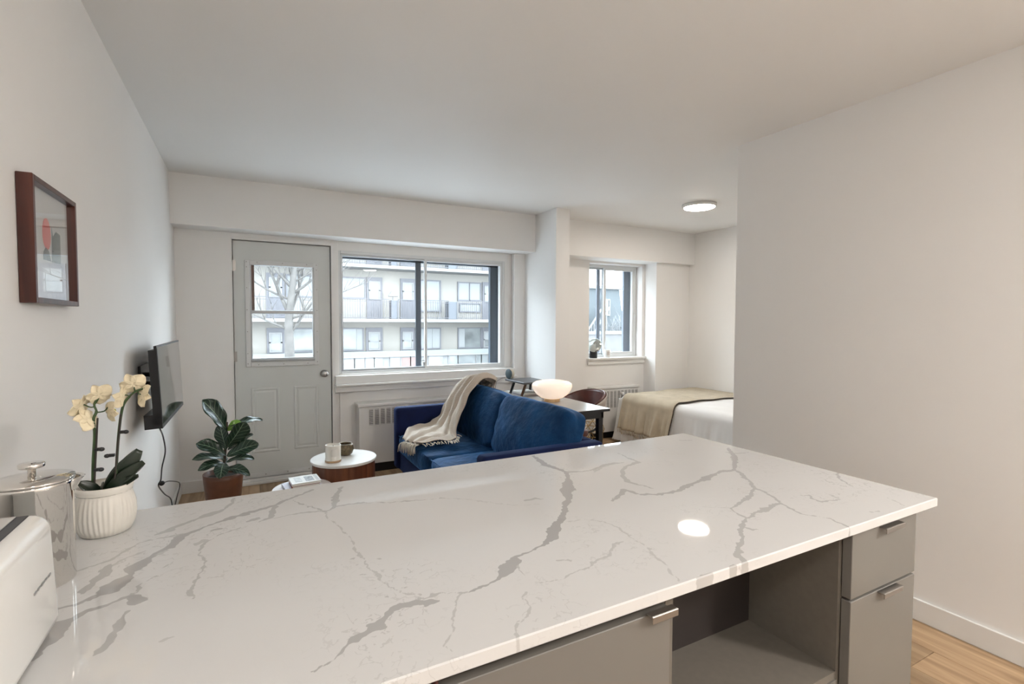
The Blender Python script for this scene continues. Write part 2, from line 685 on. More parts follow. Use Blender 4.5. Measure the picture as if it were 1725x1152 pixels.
# slab in four pieces round the glazing opening
GX0, GX1, GZ0, GZ1 = 0.035, 0.533, 1.03, 1.835
box(bm, DX0 + 0.004, GX0, YD, YD + 0.045, 0.045, DZ1 - 0.004)
box(bm, GX1, DX1 - 0.004, YD, YD + 0.045, 0.045, DZ1 - 0.004)
box(bm, GX0, GX1, YD, YD + 0.045, GZ1, DZ1 - 0.004)
box(bm, GX0, GX1, YD, YD + 0.045, 0.045, GZ0)
obj('door_slab', bm, m_door, d)
for (a, b) in ((0.03, 0.243), (0.355, 0.555)):
    za, zb = 0.255, 0.80
    bm = B()
    vo = [(a, za), (b, za), (b, zb), (a, zb)]
    def ring(i, yy):
        return [bm.verts.new((px, yy, pz)) for px, pz in ((a + i, za + i), (b - i, za + i), (b - i, zb - i), (a + i, zb - i))]
    rings = [ring(0, YD), ring(0.006, YD - 0.006), ring(0.016, YD - 0.006), ring(0.024, YD + 0.003 - 0.004), ring(0.04, YD - 0.0045)]
    for r0, r1 in zip(rings[:-1], rings[1:]):
        for k in range(4):
            bm.faces.new((r0[k], r0[(k + 1) % 4], r1[(k + 1) % 4], r1[k]))
    bm.faces.new(rings[-1])
    obj('raised_panel', bm, m_door, d)
gf = B()
frame4(gf, -0.002, 0.562, 0.978, 1.856, 0.036, YD - 0.014, YD + 0.002, 0.003)
gfo = obj('glazing_frame', gf, m_alu, d)
bm = B()
frame4(bm, 0.034, 0.527, 1.035, 1.83, 0.012, YD - 0.008, YD + 0.03)
box(bm, 0.034, 0.527, YD - 0.012, YD + 0.03, 1.418, 1.446, 0.003)
box(bm, 0.034, 0.53, YD - 0.016, YD + 0.02, 1.022, 1.038, 0.003)
obj('sash', bm, m_greyalu, d)
obj('pane', bx(0.044, 0.519, YD + 0.012, YD + 0.016, 1.044, 1.42), m_glass, d)
obj('pane', bx(0.044, 0.519, YD + 0.020, YD + 0.024, 1.444, 1.82), m_glass, d)
obj('side_strip', bx(0.046, 0.068, YD + 0.026, YD + 0.04, 1.446, 1.82), m_brown, d, label='reddish brown strip beside upper pane')
bm = B()
for zz in (1.005, 1.09, 1.27, 1.45, 1.63, 1.80, 1.842):
    for xx in (0.012, 0.548):
        box(bm, xx - 0.004, xx + 0.004, YD - 0.0165, YD - 0.012, zz - 0.004, zz + 0.004, 0.001, 1)
for xx in (0.09, 0.28, 0.47):
    for zz in (0.995, 1.842):
        box(bm, xx - 0.004, xx + 0.004, YD - 0.0165, YD - 0.012, zz - 0.004, zz + 0.004, 0.001, 1)
obj('screws', bm, m_steel, gfo)
for zz in (1.807, 1.066, 0.30):
    bm = B()
    tube(bm, [(DX0 - 0.004, YD - 0.008, zz - 0.045), (DX0 - 0.004, YD - 0.008, zz + 0.045)], 0.007, 10)
    box(bm, DX0 - 0.004, DX0 + 0.022, YD - 0.003, YD + 0.001, zz - 0.042, zz + 0.042)
    obj('hinge', bm, m_steel, d)
bm = B()
RK = Rx(math.pi / 2)
lathe(bm, [(0, 0), (0.032, 0), (0.032, 0.006), (0.014, 0.010), (0.013, 0.03), (0.024, 0.036), (0.029, 0.048), (0.026, 0.060), (0.016, 0.066), (0, 0.066)], (0.603, YD, 0.898), 24, R=RK)
kn = obj('knob', bm, m_steel, d, True)
bm = B()
lathe(bm, [(0, 0.0655), (0.007, 0.0655), (0.007, 0.0685), (0, 0.0685)], (0.603, YD, 0.898), 12, R=RK)
obj('keyhole_button', bm, m_chrome, kn, True)
bm = B()
box(bm, DX0 + 0.01, DX1 - 0.01, YD - 0.006, YD, 0.05, 0.085)
sw = obj('door_sweep', bm, m_alu, d)
bm = B()
for xx in (-0.02, 0.13, 0.30, 0.47, 0.6):
    box(bm, xx - 0.005, xx + 0.005, YD - 0.009, YD - 0.005, 0.064, 0.074, 0.001, 1)
obj('screws', bm, m_steel, sw)
# threshold and frame
bm = B()
box(bm, DX0 - 0.02, DX1 + 0.02, YP - 0.02, YD + 0.05, 0.0, 0.022, 0.004)
box(bm, DX0 - 0.012, DX1 + 0.02, YP + 0.008, YD + 0.05, 0.022, 0.042, 0.003)
struct('trim_1', bm, m_trim)
bm = B()
box(bm, DX0 - 0.012, DX0 - 0.002, YP + 0.004, YD + 0.06, 0.02, DZ1 + 0.012)
box(bm, DX1 + 0.004, DX1 + 0.03, YP + 0.004, YD + 0.06, 0.02, ZB)
box(bm, DX0 - 0.002, DX1 + 0.004, YP + 0.006, YD + 0.06, DZ1 + 0.003, DZ1 + 0.03)
box(bm, DX0 - 0.012, DX0 + 0.03, YD + 0.047, YD + 0.09, 0.0, DZ1 + 0.012)
box(bm, DX1 - 0.03, DX1 + 0.03, YD + 0.047, YD + 0.09, 0.0, DZ1 + 0.012)
box(bm, DX0, DX1, YD + 0.047, YD + 0.09, DZ1 - 0.03, DZ1 + 0.03)
box(bm, DX0, DX1, YD + 0.047, YD + 0.09, 0.0, 0.07)
struct('trim_2', bm, m_trim)

# ------------------------------------------------------------------ living room window
w = thing('window_1', 'x', 'window', (1.56, 4.72, WZ0))
del w['label'], w['category']
w['kind'] = 'structure'
bm = B()
frame4(bm, WX0 - 0.01, WX1 + 0.012, WZ0 - 0.01, WZ1 + 0.008, 0.030, YW - 0.012, YW + 0.09, 0.004)
obj('window_frame', bm, m_alu, w)
bm = B()
frame4(bm, WX0 + 0.022, 1.555, WZ0 + 0.02, WZ1 - 0.022, 0.018, YW + 0.0, YW + 0.03, 0.002)
s1 = obj('sash', bm, m_greyalu, w)
obj('pane', bx(WX0 + 0.038, 1.54, YW + 0.013, YW + 0.017, WZ0 + 0.036, WZ1 - 0.038), m_glass, s1)
bm = B()
frame4(bm, 1.535, WX1 - 0.018, WZ0 + 0.02, WZ1 - 0.022, 0.022, YW - 0.008, YW + 0.022, 0.002)
s2 = obj('sash', bm, m_alu, w)
obj('pane', bx(1.555, WX1 - 0.038, YW + 0.006, YW + 0.010, WZ0 + 0.04, WZ1 - 0.042), m_glass, s2)
bm = B()
box(bm, WX0 + 0.02, WX1 - 0.02, YW + 0.095, YW + 0.135, 1.932, WZ1)
box(bm, 2.285, WX1, YW + 0.095, YW + 0.135, WZ0, WZ1)
box(bm, 1.478, 1.53, YW + 0.095, YW + 0.115, WZ0, WZ1)
obj('outer_frame', bm, m_darkframe, w, label='dark outer frame behind the sashes')
bm = B()
box(bm, WX0 + 0.02, WX0 + 0.032, YW - 0.018, YW - 0.008, 1.30, 1.43, 0.003)
obj('sash_lock', bm, m_greyalu, w)
bm = B()
box(bm, 1.515, 1.535, YW - 0.01, YW + 0.0, 0.925, 0.965, 0.003)
box(bm, 1.50, 1.53, YW - 0.014, YW - 0.006, 0.975, 0.985, 0.002)
obj('latch', bm, m_greyalu, w)
# window sill and apron
bm = B()
box(bm, 0.684, 2.487, 4.55, YW, 0.785, 0.802, 0.004)
box(bm, 0.69, 2.487, 4.60, YW, 0.802, WZ0 - 0.012, 0.003)
struct('trim_3', bm, m_trim)
struct('trim_4', bx(0.69, 2.487, 4.605, YP + 0.03, 0.728, 0.785, 0.003), m_trim)
bm = B()
box(bm, DX1 + 0.03, WX0 - 0.01, YP + 0.03, YP + 0.052, 0.80, ZB)
box(bm, WX0 - 0.01, WX1 + 0.05, YW - 0.014, YW + 0.001, WZ1 + 0.006, ZB)
box(bm, WX1 + 0.01, WX1 + 0.05, YW - 0.014, YW + 0.001, WZ0 - 0.01, WZ1 + 0.006)
struct('trim_5', bm, m_trim)

# ------------------------------------------------------------------ bedroom window
w = thing('window_2', 'x', 'window', (3.9, 4.83, BZ0))
del w['label'], w['category']
w['kind'] = 'structure'
YB2 = 4.80
bm = B()
frame4(bm, BX0, BX1 - 0.005, BZ0, BZ1, 0.032, YB2, YB2 + 0.08, 0.003)
obj('window_frame', bm, m_alu, w)
bm = B()
frame4(bm, 3.80, BX1 - 0.035, BZ0 + 0.03, BZ1 - 0.03, 0.03, YB2 + 0.005, YB2 + 0.03, 0.002)
s1 = obj('sash', bm, m_alu, w)
obj('pane', bx(3.825, BX1 - 0.06, YB2 + 0.014, YB2 + 0.018, BZ0 + 0.055, BZ1 - 0.055), m_glass, s1)
bm = B()
frame4(bm, BX0 + 0.03, 3.83, BZ0 + 0.03, BZ1 - 0.03, 0.025, YB2 + 0.035, YB2 + 0.06, 0.002)
s2 = obj('sash', bm, m_greyalu, w)
obj('pane', bx(BX0 + 0.05, 3.81, YB2 + 0.045, YB2 + 0.049, BZ0 + 0.05, BZ1 - 0.05), m_glass, s2)
m_bluegrey = M('blue_grey_outer_frame', (0.16, 0.18, 0.22), 0.5, var=0.05)
bm = B()
box(bm, 4.17, BX1 - 0.03, YB2 + 0.082, YB2 + 0.11, BZ0, BZ1)
box(bm, 3.755, 3.80, YB2 + 0.082, YB2 + 0.10, BZ0, BZ1)
obj('outer_frame', bm, m_bluegrey, w)
obj('handle', bx(4.272, 4.285, YB2 - 0.012, YB2 + 0.0, 1.36, 1.46, 0.003), m_alu, w)
bm = B()
box(bm, 3.475, 4.365, 4.655, YB2, BZ0 - 0.02, BZ0 + 0.002, 0.003)
struct('trim_6', bm, m_trim)
struct('trim_7', bx(3.485, 4.345, 4.68, YW, 0.86, BZ0 - 0.02, 0.003), m_trim)

# ------------------------------------------------------------------ ceiling lights


def ceiling_light(x, y, label, strength, col):
    m_disc = M('lit_diffuser', (0.9, 0.9, 0.9), 0.5, emit=col, estr=strength)
    t = thing('ceiling_light', label, 'ceiling light', (x, y, H), 'round ceiling lights')
    bm = B()
    lathe(bm, [(0.0, 0.0), (0.150, 0.0), (0.150, -0.022), (0.138, -0.030), (0.134, -0.024), (0.0, -0.024)], (x, y, H), 48)
    obj('rim', bm, m_trim, t, True)
    bm = B()
    lathe(bm, [(0.0, -0.025), (0.133, -0.025), (0.130, -0.033), (0.0, -0.035)], (x, y, H), 48)
    obj('diffuser', bm, m_disc, t, True)


ceiling_light(3.70, 3.30, 'lit round flush ceiling light above the bed', BEDROOM_LAMP, (1.0, 0.91, 0.80))
ceiling_light(0.25, -0.72, 'lit round flush ceiling light over the left side of the kitchen', KITCHEN_LAMP, (1.0, 0.955, 0.905))
ceiling_light(2.28, -1.10, 'added fill ceiling light, unseen, over the right side of the kitchen', ADDED_KITCHEN_LAMP, (1.0, 0.96, 0.91))  # unseen second kitchen light, added to brighten the left wall and the room

# ------------------------------------------------------------------ radiators
m_rad = M('radiator_enamel', (0.74, 0.725, 0.70), 0.42, var=0.015)
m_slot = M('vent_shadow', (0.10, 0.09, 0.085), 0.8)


def radiator(x0, x1, y0, y1, z0, z1, cols, zs, nslat, label, knob=None):
    t = thing('radiator_cover', label, 'radiator', ((x0 + x1) / 2, (y0 + y1) / 2, 0.0))
    obj('body', bx(x0, x1, y0, y1, z0, z1 - 0.03, 0.006), m_rad, t)
    obj('top_lip', bx(x0 - 0.012, x1 + 0.012, y0 - 0.012, y1, z1 - 0.03, z1, 0.009, 3), m_rad, t)
    obj('plinth', bx(x0 + 0.03, x1 - 0.03, y0 + 0.04, y1, 0.0, z0), m_black, t)
    cw = cols[1]
    for xx in cols[0]:
        v = obj('vent', bx(xx, xx + cw, y0 - 0.0006, y0 + 0.001, zs[0], zs[1]), m_slot, t)
        bm = B()
        for k in range(nslat):
            zz = zs[0] + (k + 0.5) * (zs[1] - zs[0]) / nslat
            dz = (zs[1] - zs[0]) / nslat
            box(bm, xx, xx + cw, y0 - 0.003, y0 - 0.0006, zz - dz * 0.22, zz + dz * 0.22)
        obj('slat', bm, m_rad, v)
    if knob:
        bm = B()
        lathe(bm, [(0, 0), (0.02, 0), (0.017, 0.025), (0, 0.027)], knob, 16, R=RK)
        obj('knob', bm, m_trim, t, True)


radiator(0.868, 2.30, 4.50, YP + 0.03, 0.085, 0.628, ([0.955 + 0.0515 * k for k in range(25)], 0.036), (0.435, 0.575), 11,
         'long white radiator cover under the large window behind the sofa')
radiator(3.50, 4.16, 4.58, YW, 0.08, 0.61, ([3.625 + 0.0535 * k for k in range(10)], 0.036), (0.36, 0.555), 14,
         'short white radiator cover under the small bedroom window', (3.90, 4.579, 0.52))

# ------------------------------------------------------------------ countertop with veins
VEINS = [
(0.9,[(0.828,1.401,0.007),(0.811,1.302,0.0146),(0.823,1.212,0.0089),(0.798,1.159,0.0073),(0.74,1.081,0.0257),(0.696,1.017,0.0104),(0.654,0.962,0.0073),(0.621,0.924,0.0089)]),
(0.95,[(0.621,0.924,0.0074),(0.592,0.9,0.0136),(0.562,0.868,0.0177),(0.534,0.843,0.0089),(0.504,0.827,0.0047),(0.477,0.821,0.0037)]),
(0.9,[(0.477,0.821,0.0026),(0.44,0.812,0.0051),(0.431,0.793,0.0157),(0.405,0.777,0.019),(0.382,0.76,0.0083),(0.362,0.747,0.0038),(0.344,0.742,0.0051),(0.314,0.74,0.0021)]),
(0.6,[(0.314,0.74,0.001),(0.29,0.752,0.0017),(0.266,0.754,0.0017),(0.238,0.755,0.001)]),
(0.85,[(0.262,0.736,0.003),(0.247,0.741,0.0083),(0.226,0.747,0.0089),(0.203,0.748,0.0119),(0.185,0.739,0.0083),(0.173,0.727,0.0034)]),
(0.85,[(0.173,0.727,0.0042),(0.162,0.716,0.0131),(0.148,0.709,0.007),(0.132,0.7,0.0073),(0.116,0.69,0.0031),(0.095,0.675,0.0028),(0.071,0.661,0.0007)]),
(0.7,[(0.828,1.209,0.0094),(0.863,1.196,0.0074),(0.894,1.187,0.0037),(0.96,1.213,0.0093),(1.007,1.221,0.007),(1.039,1.21,0.0035)]),
(0.6,[(1.101,1.303,0.0035),(1.089,1.238,0.0044),(1.088,1.19,0.007),(1.028,1.178,0.0074),(0.988,1.15,0.0089),(0.948,1.103,0.0103),(0.929,1.056,0.0093),(0.947,0.983,0.003)]),
(0.5,[(0.241,0.764,0.0015),(0.22,0.785,0.001),(0.203,0.823,0.0018),(0.192,0.884,0.0016),(0.186,0.922,0.0016),(0.179,0.963,0.0015),(0.182,1.022,0.0015),(0.17,1.096,0.0013),(0.157,1.166,0.001),(0.157,1.215,0.0037)]),
(0.7,[(0.096,1.225,0.0016),(0.122,1.226,0.0043),(0.157,1.215,0.0044),(0.187,1.233,0.0044),(0.235,1.234,0.0054),(0.272,1.219,0.0021),(0.303,1.203,0.0022),(0.365,1.187,0.0022),(0.435,1.17,0.0021)]),
(0.7,[(0.179,1.225,0.0052),(0.19,1.298,0.0089),(0.217,1.372,0.0052)]),
(0.4,[(0.622,0.907,0.0016),(0.656,0.899,0.0013),(0.681,0.88,0.0018),(0.703,0.83,0.0018),(0.698,0.785,0.0015)]),
(0.6,[(0.432,0.784,0.0016),(0.428,0.761,0.0032),(0.425,0.738,0.0019)]),
(0.5,[(0.431,0.707,0.0013),(0.465,0.701,0.0017),(0.501,0.71,0.0013),(0.523,0.711,0.0016),(0.594,0.736,0.0016),(0.656,0.774,0.0018)]),
(0.5,[(0.399,0.699,0.0013),(0.384,0.679,0.0007),(0.381,0.654,0.001),(0.359,0.635,0.001),(0.341,0.627,0.0008),(0.32,0.598,0.0013)]),
(0.5,[(0.3,0.743,0.0007),(0.273,0.705,0.0016),(0.249,0.648,0.0009),(0.234,0.631,0.0008),(0.235,0.611,0.0008)]),
(0.6,[(0.602,1.063,0.0047),(0.628,1.061,0.0066),(0.645,1.049,0.003)]),
(0.5,[(0.504,0.764,0.0016),(0.516,0.758,0.0037),(0.522,0.748,0.0019)]),
(0.3,[(0.435,1.17,0.001),(0.487,1.123,0.0015),(0.542,1.063,0.0015),(0.577,1.033,0.0022),(0.632,1.019,0.0015)]),
(0.6,[(0.164,0.945,0.0021),(0.171,0.944,0.0037)]),
(0.6,[(0.165,0.917,0.0021),(0.172,0.915,0.0026)]),
(0.6,[(0.176,0.827,0.0025),(0.182,0.825,0.003)]),
(0.6,[(0.172,0.875,0.0021),(0.179,0.873,0.0026)]),
(0.6,[(0.22,0.805,0.0024),(0.227,0.803,0.0032)]),
(0.6,[(0.206,0.92,0.0021),(0.213,0.919,0.0037)]),
(0.6,[(0.189,0.788,0.0024),(0.195,0.786,0.0026)]),
(0.8,[(0.149,1.387,0.0052),(0.088,1.339,0.0069),(0.049,1.304,0.0073),(0.013,1.294,0.0086),(-0.036,1.274,0.0103),(-0.08,1.244,0.0037),(-0.105,1.222,0.0073),(-0.128,1.201,0.0158)]),
(0.85,[(-0.126,1.2,0.0146),(-0.14,1.164,0.0134),(-0.16,1.14,0.0049),(-0.171,1.114,0.0138),(-0.182,1.092,0.0207),(-0.186,1.071,0.0049)]),
(0.9,[(-0.184,1.07,0.0049),(-0.195,1.048,0.017),(-0.203,1.022,0.0219),(-0.214,1.007,0.0073),(-0.236,0.992,0.0043),(-0.265,0.99,0.003)]),
(0.6,[(-0.028,1.409,0.0043),(-0.052,1.339,0.0055),(-0.08,1.312,0.0122),(-0.097,1.298,0.0052),(-0.127,1.276,0.0077),(-0.154,1.248,0.0077),(-0.173,1.238,0.0043)]),
(0.6,[(-0.113,1.22,0.0034),(-0.154,1.215,0.0034),(-0.186,1.212,0.0024),(-0.211,1.178,0.0043),(-0.23,1.144,0.003),(-0.266,1.123,0.0034)]),
(0.75,[(-0.228,1.118,0.0086),(-0.226,1.083,0.0122),(-0.235,1.056,0.0079),(-0.24,1.026,0.0061)]),
(0.5,[(-0.182,1.163,0.0037),(-0.195,1.147,0.0049),(-0.21,1.134,0.0018),(-0.226,1.107,0.0026)]),
(0.5,[(-0.138,1.146,0.0026),(-0.152,1.136,0.0055),(-0.168,1.13,0.0024)]),
(0.85,[(-0.143,0.954,0.0007),(-0.158,0.956,0.0146),(-0.171,0.973,0.0111),(-0.182,0.975,0.0035),(-0.201,0.966,0.003),(-0.218,0.96,0.0074),(-0.229,0.948,0.0073),(-0.243,0.939,0.0134),(-0.241,0.9,0.0146),(-0.246,0.878,0.0078),(-0.25,0.851,0.0049)]),
(0.6,[(-0.174,0.982,0.0012),(-0.165,0.99,0.0024),(-0.167,1.008,0.0026),(-0.147,1.037,0.0017)]),
(0.7,[(-0.168,0.926,0.0037),(-0.171,0.894,0.0059),(-0.17,0.874,0.0055),(-0.174,0.852,0.0061),(-0.179,0.837,0.0078),(-0.185,0.827,0.0007)]),
(0.6,[(-0.016,1.204,0.0017),(-0.06,1.178,0.0015),(-0.082,1.134,0.0052),(-0.085,1.106,0.0018),(-0.076,1.069,0.0026),(-0.078,0.992,0.0026),(-0.088,0.962,0.0043),(-0.083,0.926,0.0018)]),
(0.7,[(0.023,1.217,0.0043),(0.041,1.234,0.0069),(0.054,1.302,0.0086)]),
(0.6,[(0.031,1.223,0.0024),(0.08,1.229,0.0034),(0.131,1.222,0.0024),(0.156,1.214,0.0043)]),
(0.7,[(0.156,1.214,0.0034),(0.124,1.26,0.0034),(0.098,1.324,0.0026)]),
(0.7,[(0.002,1.234,0.0069),(0.014,1.243,0.0103)]),
(0.7,[(-0.068,1.212,0.0055),(-0.057,1.215,0.0069)]),
(0.5,[(-0.091,1.151,0.0077),(-0.082,1.158,0.0088)]),
(0.5,[(-0.143,1.063,0.0018),(-0.134,1.073,0.0049)]),
(0.4,[(-0.107,0.82,0.0042),(-0.096,0.824,0.0007)]),
(0.7,[(1.487,1.182,0.0047),(1.441,1.127,0.0093),(1.394,1.08,0.0105),(1.286,0.995,0.0066),(1.252,1.001,0.0093),(1.205,0.998,0.0074),(1.144,0.979,0.0163),(1.096,0.969,0.0044),(1.039,0.953,0.0094),(0.989,0.942,0.0079),(0.923,0.941,0.0079),(0.886,0.961,0.0052),(0.872,1.008,0.0094),(0.839,0.985,0.0089),(0.791,0.96,0.0041)]),
(0.6,[(1.437,1.15,0.0023),(1.441,1.127,0.0058),(1.471,1.112,0.0047),(1.499,1.113,0.0015)]),
(0.65,[(1.286,0.995,0.0059),(1.263,0.95,0.0082),(1.226,0.902,0.0037),(1.187,0.857,0.0063),(1.186,0.827,0.0047),(1.172,0.794,0.0047),(1.141,0.754,0.0052),(1.131,0.714,0.0044),(1.125,0.695,0.0041),(1.141,0.666,0.0018),(1.158,0.644,0.0026),(1.142,0.603,0.0041)]),
(0.65,[(1.187,0.857,0.0063),(1.112,0.817,0.0082),(1.062,0.803,0.0044),(1.039,0.799,0.0066),(1.005,0.787,0.0037),(0.992,0.757,0.0039),(0.983,0.731,0.0037),(1.002,0.727,0.0049),(1.034,0.743,0.0059),(1.071,0.745,0.0089),(1.108,0.758,0.0078),(1.141,0.754,0.0037)]),
(0.7,[(0.983,0.731,0.0037),(0.951,0.713,0.0059),(0.918,0.693,0.0052),(0.884,0.66,0.0059),(0.839,0.637,0.0066),(0.814,0.621,0.0089),(0.8,0.596,0.0044)]),
(0.6,[(0.944,0.704,0.0037),(0.948,0.69,0.0052),(0.953,0.679,0.0022)]),
(0.3,[(1.005,0.787,0.003),(0.982,0.806,0.0022),(0.958,0.834,0.0022)]),
(0.6,[(1.243,0.769,0.0047),(1.262,0.756,0.0026),(1.248,0.738,0.0058),(1.245,0.715,0.0052),(1.277,0.711,0.0031),(1.301,0.702,0.0016)]),
(0.5,[(1.314,0.738,0.0022),(1.304,0.709,0.0022)]),
(0.6,[(1.525,0.832,0.0047),(1.482,0.804,0.0044),(1.436,0.753,0.0022)]),
(0.45,[(0.702,0.83,0.0016),(0.688,0.763,0.0022),(0.685,0.718,0.003),(0.671,0.686,0.0026),(0.666,0.666,0.0026),(0.657,0.637,0.0022),(0.644,0.607,0.0021)]),
(0.45,[(0.553,0.721,0.0016),(0.606,0.739,0.0013),(0.657,0.773,0.0013)]),
(0.5,[(1.277,0.623,0.003),(1.306,0.615,0.0037)]),
(0.4,[(1.425,0.654,0.0023),(1.399,0.611,0.0035)]),
(0.6,[(1.428,1.343,0.0035),(1.462,1.325,0.0035)]),
(0.5,[(0.897,1.174,0.0047),(0.952,1.205,0.0044),(1.023,1.213,0.0047)]),
(0.6,[(0.633,0.59,0.0021),(0.688,0.596,0.0044),(0.725,0.592,0.0013)]),
(0.7,[(0.738,0.586,0.003),(0.77,0.59,0.0074),(0.804,0.594,0.0059)])
]

CX0, CX1, CY0, CY1, CZ = XL + 0.001, 1.5306, 0.598, 1.4232, 0.915


def value_noise(x, y, seed):
    rs = np.random.RandomState(seed)
    g = rs.rand(256, 256)
    xi, yi = np.floor(x).astype(int), np.floor(y).astype(int)
    fx, fy = x - xi, y - yi
    fx, fy = fx * fx * (3 - 2 * fx), fy * fy * (3 - 2 * fy)
    a = g[xi % 256, yi % 256]
    b = g[(xi + 1) % 256, yi % 256]
    c = g[xi % 256, (yi + 1) % 256]
    e = g[(xi + 1) % 256, (yi + 1) % 256]
    return (a * (1 - fx) + b * fx) * (1 - fy) + (c * (1 - fx) + e * fx) * fy - 0.5


def build_countertop():
    nx, ny = 660, 272
    gx, gy = np.meshgrid(np.linspace(CX0, CX1, nx + 1), np.linspace(CY0, CY1, ny + 1), indexing='ij')
    X, Y = gx.ravel(), gy.ravel()
    wx = X + 0.009 * value_noise(X * 30, Y * 30, 1) + 0.006 * value_noise(X * 85, Y * 85, 3) + 0.005 * value_noise(X * 170, Y * 170, 13)
    wy = Y + 0.009 * value_noise(X * 30 + 40, Y * 30, 2) + 0.006 * value_noise(X * 85, Y * 85 + 9, 4) + 0.005 * value_noise(X * 170, Y * 170 + 5, 14)
    best = np.full(X.shape, -0.05)
    tone = np.zeros(X.shape)
    for t, pts in VEINS:
        for (ax, ay, aw), (bx_, by, bw) in zip(pts[:-1], pts[1:]):
            m = (wx > min(ax, bx_) - 0.07) & (wx < max(ax, bx_) + 0.07) & (wy > min(ay, by) - 0.07) & (wy < max(ay, by) + 0.07)
            px, py = wx[m], wy[m]
            dx, dy = bx_ - ax, by - ay
            L2 = dx * dx + dy * dy + 1e-12
            k = np.clip(((px - ax) * dx + (py - ay) * dy) / L2, 0, 1)
            dist = np.hypot(px - ax - k * dx, py - ay - k * dy)
            hw = np.maximum((aw + (bw - aw) * k) * 0.84, 0.0019)
            val = hw - dist
            cur = best[m]
            up_ = val > cur
            cur[up_] = val[up_]
            best[m] = cur
            tt = tone[m]
            tt[up_] = t
            tone[m] = tt
    best = best - 0.030 * np.clip(value_noise(X * 70 + 11, Y * 70, 21) - 0.26, 0, 1) * np.clip((best - 0.003) * 400, 0, 1)
    red = np.clip(0.5 + best * 60.0, 0, 1)
    mott = np.clip(value_noise(X * 5 + 3, Y * 5, 8) * 3.0 + 0.25, 0, 1) * np.clip(value_noise(X * 14, Y * 14, 9) * 2 + 0.5, 0, 1)
    cols = np.stack([red, np.clip(tone, 0, 1), mott, np.ones_like(red)], 1)
    V = np.stack([X, Y, np.full(X.shape, CZ)], 1)
    idx = np.arange((nx + 1) * (ny + 1)).reshape(nx + 1, ny + 1)
    q = np.stack([idx[:-1, :-1], idx[1:, :-1], idx[1:, 1:], idx[:-1, 1:]], -1).reshape(-1, 4)
    ring = np.concatenate([idx[:-1, 0], idx[-1, :-1], idx[:0:-1, -1], idx[0, :0:-1]])
    n0 = len(V)
    # small arris then the vertical edge
    cen = np.array([(CX0 + CX1) / 2, (CY0 + CY1) / 2])
    top = V[ring].copy()
    lo1 = top.copy()
    lo1[:, 2] -= 0.002
    sgn = np.where(np.abs(top[:, 0] - CX1) < 1e-6, 1, 0)
    lo1[:, 0] += 0.002 * sgn
    lo1[:, 1] += 0.002 * (np.where(np.abs(top[:, 1] - CY1) < 1e-6, 1, 0) - np.where(np.abs(top[:, 1] - CY0) < 1e-6, 1, 0))
    lo2 = lo1.copy()
    lo2[:, 2] = CZ - 0.02
    nr = len(ring)
    V = np.concatenate([V, lo1, lo2])
    cols = np.concatenate([cols, cols[ring], cols[ring]])
    i = np.arange(nr)
    j = (i + 1) % nr
    s1 = np.stack([ring[j], ring[i], n0 + i, n0 + j], 1)
    s2 = np.stack([n0 + j, n0 + i, n0 + nr + i, n0 + nr + j], 1)
    base = np.array([(CX0 + CX1) / 2, (CY0 + CY1) / 2, CZ - 0.02])
    F = np.concatenate([q, s1, s2])
    V = V - base
    me = bpy.data.meshes.new('countertop')
    me.from_pydata(V.tolist(), [], F.tolist() + [list((n0 + nr + i)[::-1])])
    at = me.color_attributes.new('vein', 'FLOAT_COLOR', 'POINT')
    at.data.foreach_set('color', cols.ravel())
    me.materials.append(marble_mat('veined_quartz'))
    o = link_obj('countertop', me)
    o.location = base.tolist()
    tag(o, 'white quartz countertop with grey veins in the foreground', 'countertop')


build_countertop()

# ------------------------------------------------------------------ base cabinets under the counter
YF = 0.632
ZT = CZ - 0.021
m_pull = M('pull_metal', (0.32, 0.30, 0.28), 0.35, metal=0.9, var=0.05)


def pull(parent, xa, xb, z, yf):
    bm = B()
    box(bm, xa, xb, yf - 0.015, yf, z - 0.002, z + 0.001, 0.0008, 1)
    box(bm, xa, xb, yf - 0.0165, yf - 0.014, z - 0.011, z + 0.001, 0.0008, 1)
    obj('pull', bm, m_pull, parent)


# drawers
t = thing('drawer_cabinet', 'grey cabinet with three drawers at the right end of the counter', 'cabinet', (1.32, 0.98, 0))
obj('body', bx(1.195, 1.462, YF, 1.28, 0.10, ZT), m_cab, t)
obj('toe_kick', bx(1.20, 1.455, YF + 0.05, 1.25, 0.0, 0.10), m_darkshade, t)
for (za, zb) in ((0.737, 0.888), (0.449, 0.731), (0.11, 0.443)):
    dr = obj('drawer', bx(1.182, 1.462, 0.610, YF - 0.001, za, zb, 0.0012, 1), m_cab, t)
    pull(dr, 1.291, 1.374, zb - 0.002 if zb < 0.85 else zb - 0.006, 0.610)
# open niche
t = thing('open_shelf_cabinet', 'grey open cabinet niche between the drawers and the cabinet door', 'cabinet', (0.91, 0.98, 0))
obj('side_panel', bx(1.172, 1.193, YF + 0.001, 1.28, 0.10, ZT), m_cabin, t)
obj('side_panel', bx(0.642, 0.660, YF, 1.28, 0.10, ZT), m_cabin, t)
obj('shelf', bx(0.660, 1.172, YF + 0.001, 1.28, 0.545, 0.563), m_cabin, t)
obj('back_panel', bx(0.660, 1.172, 0.856, 0.872, 0.563, ZT), m_darkshade, t)
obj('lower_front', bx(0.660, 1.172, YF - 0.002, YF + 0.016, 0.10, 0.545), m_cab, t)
obj('toe_kick', bx(0.66, 1.17, YF + 0.05, 1.25, 0.0, 0.10), m_darkshade, t)
